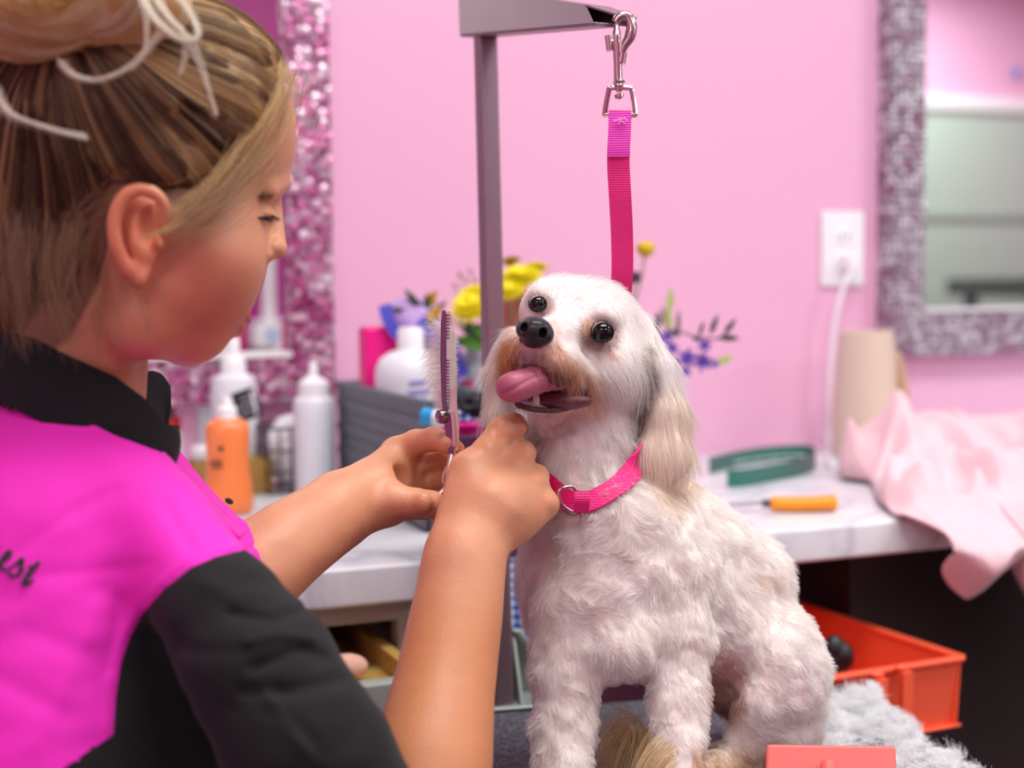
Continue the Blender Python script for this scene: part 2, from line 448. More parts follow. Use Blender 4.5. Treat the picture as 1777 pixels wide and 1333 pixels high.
# ------------------------------------------------------------------ mirrors with glass-mosaic frames
def mosaic(name, c1, c2, c3, sc_=95):
    m, n, l, b = nodes_mat(name)
    tc = n.new('ShaderNodeTexCoord')
    v = n.new('ShaderNodeTexVoronoi'); v.inputs['Scale'].default_value = sc_; v.inputs['Randomness'].default_value = 0.45
    l.new(tc.outputs['Object'], v.inputs['Vector'])
    sp = n.new('ShaderNodeSeparateColor'); l.new(v.outputs['Color'], sp.inputs[0])
    ns = n.new('ShaderNodeTexNoise'); ns.inputs['Scale'].default_value = 22; ns.inputs['Detail'].default_value = 2; l.new(tc.outputs['Object'], ns.inputs['Vector'])
    ad = n.new('ShaderNodeMath'); ad.operation = 'ADD'; l.new(sp.outputs[0], ad.inputs[0]); l.new(ns.outputs['Fac'], ad.inputs[1])
    hf = n.new('ShaderNodeMath'); hf.operation = 'MULTIPLY'; hf.inputs[1].default_value = 0.5; l.new(ad.outputs[0], hf.inputs[0])
    cr = n.new('ShaderNodeValToRGB'); l.new(hf.outputs[0], cr.inputs[0])
    e = cr.color_ramp.elements
    e[0].position = 0.22; e[0].color = (*lin(c1), 1); e[1].position = 0.8; e[1].color = (*lin(c3), 1)
    k = e.new(0.46); k.color = (*lin(c2), 1)
    # dark grout between the tiles
    mr = n.new('ShaderNodeMapRange'); mr.inputs[1].default_value = 0.35; mr.inputs[2].default_value = 0.6; mr.inputs[3].default_value = 1; mr.inputs[4].default_value = 0.45
    l.new(v.outputs['Distance'], mr.inputs[0])
    vm = n.new('ShaderNodeVectorMath'); vm.operation = 'SCALE'; l.new(cr.outputs[0], vm.inputs[0]); l.new(mr.outputs[0], vm.inputs['Scale'])
    l.new(vm.outputs[0], b.inputs['Base Color'])
    b.inputs['Metallic'].default_value = 0.35; b.inputs['Roughness'].default_value = 0.16
    bp = n.new('ShaderNodeBump'); bp.inputs['Strength'].default_value = 1.0; bp.inputs['Distance'].default_value = 0.004; bp.invert = True
    l.new(v.outputs['Distance'], bp.inputs['Height']); l.new(bp.outputs['Normal'], b.inputs['Normal'])
    return m
M_glassm, _n, _l, _bb = nodes_mat('mirror_silver'); _bb.inputs['Metallic'].default_value = 1; _bb.inputs['Roughness'].default_value = 0.01; _bb.inputs['Base Color'].default_value = (0.86, 0.88, 0.87, 1)
M_mosL = mosaic('pink_glass_mosaic', 'A52F72', 'D877AE', 'FFF0F8', 105)
M_mosR = mosaic('silver_glass_mosaic', 'A06088', 'BDB2BE', 'F4F4F8', 105)
def mirror_frame(x0, x1, z0, z1, fw, m, label, y=WALL):
    t = empty('wall_mirror', ((x0 + x1) / 2, y, z0), label, 'mirror')
    MB().box((x0 + fw * .8, y - .012, z0 + fw * .8), (x1 - fw * .8, y - .004, z1 - fw * .8)).obj('mirror_glass', M_glassm, t, smooth=False)
    f = MB()
    f.box((x0, y - .03, z0), (x0 + fw, y, z1)); f.box((x1 - fw, y - .03, z0), (x1, y, z1))
    f.box((x0 + fw, y - .03, z0), (x1 - fw, y, z0 + fw)); f.box((x0 + fw, y - .03, z1 - fw), (x1 - fw, y, z1))
    f.obj('frame', m, t, smooth=False)
    e = MB(); iw = 0.006
    e.box((x0 + fw, y - .034, z0 + fw), (x1 - fw, y - .008, z0 + fw + iw))
    e.obj('inner_lip', M_white if m is M_mosL else mat('silver_lip', 'D8D8DC', rough=.3), t, smooth=False)
    return t
lb = on_y(573, 690, WALL); li = on_y(497, 612, WALL)
mirror_frame(lb[0] - 0.75, lb[0], lb[2], lb[2] + 1.05, (lb[0] - li[0]), M_mosL, 'wall mirror in a pink and silver mosaic frame, left of the grooming arm')
rb = on_y(1520, 618, WALL); ri = on_y(1582, 555, WALL)
mirror_frame(rb[0], rb[0] + 0.75, rb[2], rb[2] + 1.05, (ri[0] - rb[0]), M_mosR, 'wall mirror in a silver mosaic frame, right of the white power outlet')

# things standing opposite, seen in the right mirror: find the spot by mirroring the ray
def mirrored(px, py, y=None, z=None):
    p = on_y(px, py, WALL); r = ray(px, py) * np.array([1, -1, 1])
    t = (y - p[1]) / r[1] if y is not None else (z - p[2]) / r[2]
    return p + r * t
bs = mirrored(1760, 128, y=YB + 0.032)
o = MB().lathe((bs[0], YB + 0.032, bs[2]), [(0.026, 0), (0.026, .003)], 20, ax=(0, 1, 0)).obj('sticker', mat('blue_sticker', '2F86D8')); tag(o, 'small blue round sticker on the sage panel, seen in the right mirror', 'sticker')
cb0 = mirrored(430, 604, y=YB + .03); cb1 = mirrored(496, 556, y=YB + .03)
t = empty('electrical_box', ((cb0[0] + cb1[0]) / 2, YB + .03, cb0[2]), 'white electrical box with a rising conduit on magenta, seen in the left mirror', 'electrical box')
MB().box((cb0[0], YB + .03, cb0[2]), (cb1[0], YB + .12, cb1[2])).obj('box_body', M_plate, t, smooth=False, bevel=.006)
ccx = cb0[0] * .5 + cb1[0] * .5
MB().box((ccx - .022, YB + .03, cb1[2]), (ccx + .022, YB + .07, cb1[2] + .5)).obj('conduit', M_plate, t, smooth=False, bevel=.006)
MB().lathe((ccx, YB + .12, (cb0[2] + cb1[2]) / 2), [(.022, 0), (.022, .003)], 20, ax=(0, 1, 0)).obj('blue_mark', mat('blue_mark', '3F8FD8'), t)
tz = CAMZ - 0.02
tA = mirrored(1636, 484, y=-1.55); tN = mirrored(1810, 500, y=-0.45); zt = CAMZ + .004
t = empty('side_table', ((tA[0] + tN[0]) / 2 + .3, -1.0, 0), 'black topped high table opposite, seen only in the right mirror', 'table')
tB = np.array([tA[0] + 1.1, -1.95, 0]); tC = tN + (tB - tA)
MB().hexa([(q_[0], q_[1], zt - .075) for q_ in (tA, tN, tC, tB)], [(q_[0], q_[1], zt) for q_ in (tA, tN, tC, tB)]).obj('table_top', mat('black_laminate', '2B2D33', rough=.35), t, smooth=False, bevel=.004)
tm = (tA + tB + tC + tN) / 4
for q_ in (tA, tB, tC, tN):
    c_ = q_ * .78 + tm * .22
    MB().box((c_[0] - .02, c_[1] - .02, 0), (c_[0] + .02, c_[1] + .02, zt - .075)).obj('leg', mat('black_steel', '1C1C20', rough=.4), t, smooth=False)

# ------------------------------------------------------------------ wall outlet with plug and cord
oa = on_y(1423, 367, WALL); ob_ = on_y(1496, 497, WALL)
t = empty('power_outlet', ((oa[0] + ob_[0]) / 2, WALL, ob_[2]), 'white rectangular wall outlet plate between the pink wall and right mirror', 'outlet')
MB().box((oa[0], WALL - .006, ob_[2]), (ob_[0], WALL, oa[2])).obj('cover_plate', M_plate, t, bevel=.003)
ocx = (oa[0] + ob_[0]) / 2; ocz = (oa[2] + ob_[2]) / 2
for dz in (.02, -.02):
    MB().lathe((ocx, WALL - .006, ocz + dz), [(.0165, 0), (.0165, .002), (.014, .003)], 24, ax=(0, -1, 0), squash=(1, .82)).obj('socket', M_plate, t)
s_ = MB()
for dz in (.02, ) :
    for dx in (-.006, .006): s_.box((ocx + dx - .001, WALL - .0095, ocz + dz - .004), (ocx + dx + .001, WALL - .0085, ocz + dz + .004))
s_.obj('socket_slots', mat('slot_dark', '333333'), t, smooth=False)
t = empty('extension_cord', (ocx, WALL - .02, COUNTER), 'white power cord plugged into the outlet and running down behind the cream pitcher', 'cord')
pl = MB(); pl.box((ocx - .011, WALL - .034, ocz - .034), (ocx + .011, WALL - .0095, ocz - .008)); pl.obj('plug', M_plate, t, bevel=.004)
cp = [(ocx, WALL - .03, ocz - .034)]
for (px, py, d) in ((1467, 490, .03), (1452, 545, .03), (1443, 620, .028), (1438, 700, .028), (1437, 770, .03)):
    cp.append(tuple(on_y(px, py, WALL - d)))
cp.append(tuple(on_z(1439, 800, COUNTER + .0042))); cp.append(tuple(on_z(1443, 812, COUNTER + .0042)))
MB().tube(spline(cp, 60), .0036, 8).obj('cable', M_plate, t)

# ------------------------------------------------------------------ counter
def marble(name):
    m, n, l, b = nodes_mat(name); tc = n.new('ShaderNodeTexCoord')
    a = n.new('ShaderNodeTexNoise'); a.inputs['Scale'].default_value = 3.2; a.inputs['Detail'].default_value = 8; a.inputs['Distortion'].default_value = 1.6; l.new(tc.outputs['Object'], a.inputs['Vector'])
    cr = n.new('ShaderNodeValToRGB'); e = cr.color_ramp.elements; l.new(a.outputs['Fac'], cr.inputs[0])
    e[0].position = .40; e[0].color = (*lin('EEF1F3'), 1); e[1].position = .62; e[1].color = (*lin('F2F3F5'), 1)
    k = e.new(.5); k.color = (*lin('CDD1D8'), 1); k = e.new(.46); k.color = (*lin('E9ECEF'), 1); k = e.new(.55); k.color = (*lin('E6E9ED'), 1)
    l.new(cr.outputs[0], b.inputs['Base Color']); b.inputs['Roughness'].default_value = .28
    return m
M_marble = marble('white_marble_laminate')
CX0, CX1 = -1.1, 3.2
o = MB().box((CX0, CFRONT, COUNTER - .036), (CX1, WALL - .001, COUNTER)).obj('countertop', M_marble, bevel=.004); tag(o, 'long white marbled countertop running along the pink wall', 'countertop')
M_cab = mat('taupe_cabinet_paint', 'ABA093', rough=.5, noise=.05)
M_wood = mat('pale_drawer_wood', 'D2AA5C', rough=.5, noise=.25, nscale=12)
M_lip = mat('grey_green_drawer_front', 'A3ABA3', rough=.45)
M_dark = mat('dark_interior', '2A211E', rough=.8)
cabx1 = on_y(716, 1080, CFRONT + .02)[0] + 0.035; cabx0 = cabx1 - .62
dr_top = COUNTER - .036
oz1 = on_y(600, 1085, CFRONT + .02)[2]; ox1 = on_y(690, 1100, CFRONT + .02)[0]
t = empty('base_cabinet', ((cabx0 + cabx1) / 2, 1.5, 0), 'taupe base cabinet with an open top drawer under the left end of the counter', 'cabinet')
c_ = MB(); y0, y1 = CFRONT + .02, WALL - .01
c_.box((cabx0, y0, .08), (cabx0 + .02, y1, dr_top)); c_.box((cabx1 - .02, y0 + .02, .08), (cabx1, y1, dr_top)); c_.box((cabx0, y1 - .012, .08), (cabx1, y1, dr_top))
c_.box((cabx0, y0, .08), (cabx1, y1, .10)); c_.box((cabx0 + .04, y0 + .06, 0), (cabx1 - .04, y1, .08))
c_.obj('carcass', M_cab, t, smooth=False)
c_ = MB(); c_.box((cabx0, y0, oz1), (cabx1, y0 + .02, dr_top)); c_.box((ox1, y0, .1), (cabx1, y0 + .02, oz1)); c_.box((cabx0, y0, .1), (cabx0 + .03, y0 + .02, oz1)); c_.box((cabx0 + .03, y0, oz1 - .19), (ox1, y0 + .02, oz1 - .16))
c_.obj('face_frame', M_cab, t, smooth=False, bevel=.001)
MB().box((cabx0 + .032, y0 - .016, .12), (ox1 - .002, y0 - .001, oz1 - .17)).obj('door', M_cab, t, bevel=.002)
# drawer, pulled out
fz = on_z(640, 1180, 0)  # direction only
pull = 0.075
zl = None
dtop_pt = on_y(640, 1178, y0 - pull); dz1 = dtop_pt[2]; dz0 = on_y(640, 1238, y0 - pull)[2]
dx0, dx1 = cabx0 + .04, ox1 - .006
dfront = y0 - pull
MB().box((cabx0 + .02, dfront - .018, dz0), (ox1 + .012, dfront, dz1)).obj('drawer', M_lip, t, bevel=.003)
d_ = bpy.data.objects['drawer']
sz1 = on_y(690, 1100, y0 + .02)[2] - .004
s_ = MB(); s_.box((dx1 - .012, dfront, dz0 + .01), (dx1, y1 - .15, sz1)); s_.box((dx0, dfront, dz0 + .01), (dx0 + .012, y1 - .15, sz1)); s_.box((dx0, y1 - .162, dz0 + .01), (dx1, y1 - .15, sz1))
s_.obj('drawer_side', M_wood, d_, smooth=False, bevel=.001)
MB().box((dx0, dfront, dz0 + .01), (dx1, y1 - .15, dz0 + .018)).obj('drawer_bottom', M_wood, d_, smooth=False)
# things in the drawer
def in_drawer(px, py, dy): return on_y(px, py, dfront + dy)
p = np.array([dx1 - .13, dfront + .13, dz0 + .019])
wv = MB()
for j in range(5):
    for i in range(6):
        wv.box((p[0] - .09 + i * .029, p[1] - .02 + .01 * (j % 2), p[2] + j * .012), (p[0] - .09 + i * .029 + .026, p[1] + .14, p[2] + j * .012 + .010))
o = wv.obj('woven_basket', mat('brown_wicker', '7B6A5E', rough=.8, noise=.5, nscale=60), smooth=False, bevel=.003); tag(o, 'brown woven box lying in the open drawer', 'basket')
o = MB().ball((dx1 - .055, dfront + .035, dz0 + .032), .014, 18, (1.5, .9, .9)).obj('powder_puff', mat('peach_sponge', 'E9B6A2', rough=.8, bump=.3, bscale=300)); tag(o, 'pale peach powder puff just behind the grey-green drawer front', 'sponge')
o = MB().box((dx1 - .145, dfront + .012, dz0 + .019), (dx1 - .10, dfront + .035, dz0 + .075)).obj('tissue_packet', mat('pale_blue_plastic', 'C6D3DE', rough=.3), bevel=.004); tag(o, 'pale blue packet in the open drawer beside the peach puff', 'packet')

# right: dark panel under the counter
px0 = on_y(1475, 1000, CFRONT + .10)[0]
o = MB().box((px0, CFRONT + .10, .0), (CX1, WALL - .012, COUNTER - .037)).obj('dark_cabinet', mat('dark_brown_laminate', '2E2322', rough=.45, noise=.1)); tag(o, 'plain dark brown cabinet under the right end of the counter', 'cabinet')
o = MB().box((CX0, CFRONT + .03, .0), (CX0 + .03, WALL - .012, COUNTER - .037)).obj('counter_support', M_cab); tag(o, 'taupe end panel carrying the far left end of the counter', 'panel')

# ------------------------------------------------------------------ grooming table
Rr = np.array([math.cos(math.radians(22)), -math.sin(math.radians(22)), 0])   # camera right, level
cnr = on_z(1465, 1184, TABLE); lft = on_z(628, 1249, TABLE); rgt = on_z(1738, 1333, TABLE)
ex = unit(cnr - lft); ey = np.array([ex[1], -ex[0], 0.0])   # ey: toward camera
TW, TD = 0.468, 0.62
A = cnr; B_ = cnr - ex * TW
t = empty('grooming_table', (A + B_) / 2 + ey * TD / 2 - np.array([0, 0, TABLE]), 'grooming table with a dark ribbed mat and black rim, carrying the white dog', 'table')
M_rim = mat('black_rubber_rim', '2A2029', rough=.45, noise=.2)
def slab(mb, a, b_, d, z0, z1, inset=0.0):
    a = a - ex * inset + ey * inset; b_ = b_ + ex * inset + ey * inset; d = d - 2 * inset
    q = [a, b_, b_ + ey * d, a + ey * d]
    mb.hexa([(p_[0], p_[1], z0) for p_ in q][::-1], [(p_[0], p_[1], z1) for p_ in q][::-1])
mb = MB(); slab(mb, A, B_, TD, TABLE - .028, TABLE - .001); mb.obj('rim', M_rim, t, bevel=.004)
M_matt, _n, _l, _bb = nodes_mat('dark_ribbed_mat')
_tc = _n.new('ShaderNodeTexCoord'); _nz = _n.new('ShaderNodeTexNoise'); _nz.inputs['Scale'].default_value = 420; _nz.inputs['Detail'].default_value = 6; _l.new(_tc.outputs['Object'], _nz.inputs['Vector'])
_cr = _n.new('ShaderNodeValToRGB'); _cr.color_ramp.elements[0].position = .4; _cr.color_ramp.elements[0].color = (*lin('2C2A33'), 1); _cr.color_ramp.elements[1].position = .68; _cr.color_ramp.elements[1].color = (*lin('77757F'), 1)
_l.new(_nz.outputs['Fac'], _cr.inputs[0]); _l.new(_cr.outputs[0], _bb.inputs['Base Color']); _bb.inputs['Roughness'].default_value = .6
_bp = _n.new('ShaderNodeBump'); _bp.inputs['Strength'].default_value = .5; _bp.inputs['Distance'].default_value = .001; _l.new(_nz.outputs['Fac'], _bp.inputs['Height']); _l.new(_bp.outputs[0], _bb.inputs['Normal'])
mb = MB(); slab(mb, A, B_, TD, TABLE - .004, TABLE, .008); mb.obj('table_mat', M_matt, t, smooth=False)
mid = (A + B_) / 2 + ey * TD / 2
MB().tube([(mid[0], mid[1], .04), (mid[0], mid[1], TABLE - .03)], .035, 20).obj('column', mat('grey_steel', '8D9490', rough=.35, metal=.6), t)
mb = MB(); slab(mb, A - ex * .06 + ey * .08, B_ + ex * .06 + ey * .08, TD - .16, 0, .04); mb.obj('foot_plate', M_rim, t, bevel=.006)

# arm bracket, pole and arm (one fitting clamped to the table)
M_steel = mat('brushed_steel', '9A868E', rough=.38, metal=.8, noise=.12, nscale=25, bump=.15, bscale=500)
M_cast = mat('grey_green_cast_metal', 'A4AEA8', rough=.4, metal=.35, noise=.15, nscale=60)
pz = 1.262
pb = P(869, 1140, pz); pt_ = P(842, 52, pz - .012)
foot = P(872, 1222, pz)
t = empty('grooming_post', foot, 'steel grooming post clamped behind the table, its square tube rising left of the dog', 'grooming post')
d1 = unit(pt_ - pb); pw = .0200
def square_tube(mb, a, b_, w_, dirx):
    z_ = unit(b_ - a); x_ = unit(dirx - z_ * (z_ @ dirx)); y_ = np.cross(z_, x_); q = []
    c8 = []
    for sx, sy in ((-1, -1), (1, -1), (1, 1), (-1, 1)):
        c8.append((sx, sy))
    bot = [a + x_ * sx * w_ / 2 + y_ * sy * w_ / 2 for sx, sy in c8]; top = [b_ + x_ * sx * w_ / 2 + y_ * sy * w_ / 2 for sx, sy in c8]
    mb.hexa(bot, top)
dirx = unit(Rr + 0.38 * np.cross(Rr, [0, 0, 1]) * -1)
mb = MB(); square_tube(mb, pb - d1 * .05, pt_ + d1 * .006, pw * .86, dirx); mb.obj('pole', M_steel, t, bevel=.0022)
# arm: tapered folded channel from the pole top towards the viewer
tipZ = 1.045
a0t, a0b = P(815, -22, pz + .012), P(818, 62, pz + .012)
a1t, a1b = P(1088, 24, tipZ), P(1052, 42, tipZ)
ad = unit(a1t - a0t); side = unit(np.cross(ad, [0, 0, 1])) * .011
def prism4(mb, pts, off):
    mb.hexa([p_ - off for p_ in pts], [p_ + off for p_ in pts])
mb = MB()
midT = P(1038, 12, tipZ + .03); midB = P(1046, 38, tipZ + .008)
th = unit(side) * .0009
for sgn in (1, -1):
    prism4(mb, [a0b + side * sgn, a1b + side * sgn, midT + side * sgn, a0t + side * sgn], th)
up_ = np.array([0, 0, .0009])
# folded lower web and the upper lip
prism4(mb, [a0b - side, a0b + side, a1b + side * .9, a1b - side * .9], up_)
mb.hexa([a0b - side - up_ * 2, a0b + side - up_ * 2, a1b + side * .8 - up_ * 2, a1b - side * .8 - up_ * 2], [a0b - side, a0b + side, a1b + side * .8, a1b - side * .8])
e1 = P(1092, 30, tipZ - .004)
mb.hexa([midT + side - up_, midT - side - up_, e1 - side * .6 - up_, e1 + side * .6 - up_], [midT + side + up_, midT - side + up_, e1 - side * .6 + up_, e1 + side * .6 + up_])
prism4(mb, [a0t - side, a0t + side, midT + side, midT - side], up_)
prism4(mb, [P(1072, 30, tipZ), P(1090, 34, tipZ), P(1086, 46, tipZ), P(1068, 44, tipZ)], th)
mb.obj('arm', M_steel, t, smooth=False, bevel=.0006)
MB().ball(P(822, 4, pz - .002), .0038, 12).obj('bolt', mat('dark_bolt', '3A3438', metal=.6), t)
# bracket
mb = MB()
fz_ = TABLE + .002
f0 = on_z(846, 1236, fz_ - .004); 
exn = ex; eyn = ey
bx = f0 + eyn * .0
def plate_(a0, a1, b0, b1, z0, z1):
    c4 = ((a0, b0), (a1, b0), (a1, b1), (a0, b1))
    mb.hexa([bx + exn * a + eyn * b_ + np.array([0, 0, z0]) for a, b_ in c4], [bx + exn * a + eyn * b_ + np.array([0, 0, z1]) for a, b_ in c4])
bk_ = float((A - bx) @ eyn)   # back edge of the table, measured from the bracket
plate_(-.004, .085, -.044, bk_ - .001, -.030, .0045 - .001); plate_(-.004, .085, -.044, .012, TABLE + .0008 - bx[2], .0065)
mb.obj('clamp_plate', M_cast, t, bevel=.003)
mb = MB()
for (ax_, wd) in ((0.0, .004), (.028, .004)):
    a = bx + exn * (ax_)
    g = [a + eyn * .008 + np.array([0, 0, .006]), a - eyn * .038 + np.array([0, 0, .006]), a - eyn * .038 + np.array([0, 0, .062]), a - eyn * .026 + np.array([0, 0, .062])]
    mb.hexa([p_ for p_ in g], [p_ + exn * wd for p_ in g])
g = [bx - eyn * .036 + exn * .0, bx - eyn * .036 + exn * .083, bx - eyn * .036 + exn * .036 + np.array([0, 0, .064]), bx - eyn * .036 + np.array([0, 0, .064])]
mb.hexa(g, [p_ - eyn * .004 for p_ in g])
g = [bx - eyn * .034 + exn * .078 + np.array([0, 0, .006]), bx - eyn * .034 + exn * .085 + np.array([0, 0, .006]), bx - eyn * .034 + exn * .036 + np.array([0, 0, .066]), bx - eyn * .034 + exn * .028 + np.array([0, 0, .066])]
mb.hexa(g, [p_ + eyn * .012 for p_ in g])
mb.obj('gusset', M_cast, t, bevel=.0015)

# ------------------------------------------------------------------ clip and leash
M_chrome = mat('rose_nickel', 'C9B4B2', rough=.18, metal=1.0)
t = empty('snap_hook', P(1074, 190, tipZ), 'shiny nickel swivel snap hook hanging from the arm tip', 'hook')
cz = tipZ - .004
mb = MB(); mb.tube(Psp([(1079, 92, cz), (1083, 80, cz), (1092, 66, cz), (1096, 48, cz), (1092, 32, cz), (1082, 27, cz), (1073, 31, cz), (1068, 39, cz)], 34), np.concatenate([np.linspace(.0026, .0042, 12), np.linspace(.0042, .0032, 22)]), 12)
mb.obj('hook', M_chrome, t)
mb = MB(); mb.tube(Psp([(1070, 42, cz), (1070, 80, cz)], 6), [.0020, .0020, .0030, .0030, .0030, .0030], 12)
mb.tube(Psp([(1071, 76, cz), (1073, 150, cz)], 6), [.0036, .0034, .0032, .0032, .0032, .0036], 12)
mb.tube(Psp([(1080, 92, cz), (1077, 110, cz)], 4), .0036, 10)
mb.obj('bolt_body', M_chrome, t)
mb = MB(); mb.tube(Psp([(1055, 62, cz), (1058, 88, cz)], 4), .0026, 10); mb.tube(Psp([(1055, 72, cz), (1070, 72, cz)], 3), .0014, 8); mb.obj('thumb_lever', M_chrome, t)
mb = MB(); mb.lathe(P(1074, 140, cz), [(.0042, 0), (.0046, .001), (.0042, .002)], 16, ax=P(1075, 150, cz) - P(1074, 140, cz)); mb.lathe(P(1074, 162, cz), [(.001, -.0045), (.0034, -.003), (.0034, -.001), (.001, 0)][::-1], 16, ax=P(1074, 140, cz) - P(1075, 150, cz))
mb.tube(Psp([(1074, 140, cz), (1074, 160, cz)], 3), .002, 8); mb.obj('swivel_pin', M_chrome, t)
mb = MB(); lp = [(1060, 153, cz), (1092, 153, cz), (1097, 160, cz), (1102, 194, cz), (1097, 200, cz), (1054, 200, cz), (1050, 194, cz), (1056, 160, cz)]
mb.tube(Psp(lp, 48, closed=True), .0019, 8, closed=True); mb.obj('strap_loop', M_chrome, t)
def webbing(name, c, c2, stitch=0.0):
    m, n, l, b = nodes_mat(name); tc = n.new('ShaderNodeTexCoord')
    wv = n.new('ShaderNodeTexWave'); wv.bands_direction = 'Z'; wv.inputs['Scale'].default_value = 190; wv.inputs['Distortion'].default_value = .6; wv.inputs['Detail'].default_value = 1
    l.new(tc.outputs['Object'], wv.inputs['Vector'])
    mx = n.new('ShaderNodeMix'); mx.data_type = 'RGBA'; mx.inputs[6].default_value = (*lin(c), 1); mx.inputs[7].default_value = (*lin(c2), 1)
    l.new(wv.outputs['Fac'], mx.inputs[0]); l.new(mx.outputs[2], b.inputs['Base Color'])
    bp = n.new('ShaderNodeBump'); bp.inputs['Strength'].default_value = .5; bp.inputs['Distance'].default_value = .0006; l.new(wv.outputs['Fac'], bp.inputs['Height']); l.new(bp.outputs[0], b.inputs['Normal'])
    b.inputs['Roughness'].default_value = .55; b.inputs['Sheen Weight'].default_value = .3; b.inputs['Sheen Tint'].default_value = (1, .2, .6, 1)
    return m
M_web = webbing('hot_pink_webbing', 'FF1480', 'FF2E96')
t = empty('leash', P(1076, 400, 1.05), 'hot pink webbing leash hanging straight from the snap hook to the dog', 'leash')
lpz = [(1076, 192, cz), (1075, 230, cz), (1073, 280, 1.044), (1076, 340, 1.048), (1079, 400, 1.058), (1080, 460, 1.074), (1078, 500, 1.095), (1074, 560, 1.128), (1064, 680, 1.156), (1054, 758, 1.156)]
wp = Psp(lpz, 70)
MB().band(wp, .0165, .0018, Rr).obj('strap', M_web, t, smooth=False)
MB().band(Psp([(1076, 194, cz - .0025), (1074, 250, cz - .0022), (1074, 272, cz - .001)], 14), .0162, .0016, Rr).obj('folded_end', webbing('magenta_webbing', 'F41BC0', 'FF58D2'), t, smooth=False)
sm = MB()
for (a, b_) in (((1064, 210), (1086, 206)), ((1072, 206), (1084, 214)), ((1078, 202), (1074, 216)), ((1082, 204), (1088, 210))):
    sm.tube(Psp([(a[0], a[1], cz - .0048), (b_[0], b_[1], cz - .0048)], 3), .0006, 6)
sm.obj('stitching', mat('pale_pink_thread', 'FF9ADF'), t)
# ================================================================== THINGS ON THE COUNTER
def foot_at(px, py): return on_z(px, py, COUNTER + .0005)
def sz(n, p): return n * depth(p) / F        # n pixels at the depth of p, in metres
def hz(p, pyt):                               # height above the counter of image row pyt over point p
    x, y = p[0], p[1]; lo, hi = 0.0, 1.5
    for _ in range(40):
        m_ = (lo + hi) / 2
        if pix((x, y, p[2] + m_))[1] > pyt: lo = m_
        else: hi = m_
    return lo
M_frost = mat('frosted_white_plastic', 'ECEEF3', rough=.35, coat=.2)
M_cap = mat('white_cap_plastic', 'FAFAFA', rough=.35)
# squeeze bottle
p = foot_at(548, 856); w2 = sz(36, p); h = lambda y: hz(p, y)
t = empty('squeeze_bottle', p, 'tall plain white squeeze bottle with a nozzle tip, left of the grey basket', 'bottle')
MB().lathe(p, [(w2 * .96, 0), (w2, .003), (w2, h(715)), (w2 * .98, h(697)), (w2 * .9, h(690)), (w2 * .7, h(686))], 36).obj('body', M_frost, t)
MB().lathe(p, [(w2 * .72, h(690)), (w2 * .74, h(688)), (w2 * .74, h(664)), (w2 * .5, h(658)), (w2 * .22, h(652)), (w2 * .18, h(632)), (w2 * .1, h(629))], 28).obj('nozzle_cap', M_cap, t)
# orange bottle
p = foot_at(398, 890); w2 = sz(42, p); h = lambda y: hz(p, y)
M_or = mat('orange_shampoo_plastic', 'FF8A4A', rough=.3, coat=.3)
t = empty('shampoo_bottle', p, 'waisted orange bottle with a white pump neck at the front of the counter', 'bottle')
prof = [(.9, 890), (1.0, 884), (1.02, 868), (.98, 845), (.88, 815), (.86, 795), (.90, 765), (.92, 748), (.86, 735), (.60, 727), (.36, 724)]
MB().lathe(p, [(w2 * a, h(y)) for a, y in prof], 40, squash=(1, .75)).obj('body', M_or, t)
MB().lathe(p, [(w2 * .42, h(728)), (w2 * .42, h(708)), (w2 * .25, h(704)), (w2 * .2, h(690))], 24).obj('pump_neck', M_cap, t)
# dark marks of its print, wrapped on the body
M_ink = mat('dark_print', '4A2A24', rough=.5)
def wrap_mark(px, py, wpx, hpx, c, rad, sq, name, m, parent, rot=0.0):
    """thin patch lying on an upright bottle in front of the axis"""
    v = []; n_ = 7; f = []
    cd = unit(np.array([CT[0] - c[0], CT[1] - c[1], 0])); rt = np.array([-cd[1], cd[0], 0]) * -1
    for j in (0, 1):
        for i in range(n_):
            u = (i / (n_ - 1) - .5) * wpx; vv = (j - .5) * hpx
            qx = px + u * math.cos(rot) - vv * math.sin(rot); qy = py + u * math.sin(rot) + vv * math.cos(rot)
            r = ray(qx, qy)[:2]; o = CT[:2] - c[:2]; R_ = rad * sq + .0006
            aa = r @ r; bb = 2 * (o @ r); cc = o @ o - R_ * R_; dd = max(bb * bb - 4 * aa * cc, 0); tt = (-bb - math.sqrt(dd)) / (2 * aa)
            v.append(CT + ray(qx, qy) * tt)
    for i in range(n_ - 1): f.append([i, i + 1, n_ + i + 1, n_ + i])
    v2 = [q_ + cd * .0006 for q_ in v]; k = len(v)
    f2 = f + [[a + k for a in q_][::-1] for q_ in f]
    return MB().add(v + v2, f2).obj(name, m, parent)
for (x, y, a, b_) in ((383, 779, 9, 8), (375, 803, 22, 5), (376, 811, 20, 4)):
    wrap_mark(x, y, a, b_, p, w2 * .93, 1.0, 'printed_mark', M_ink, t)
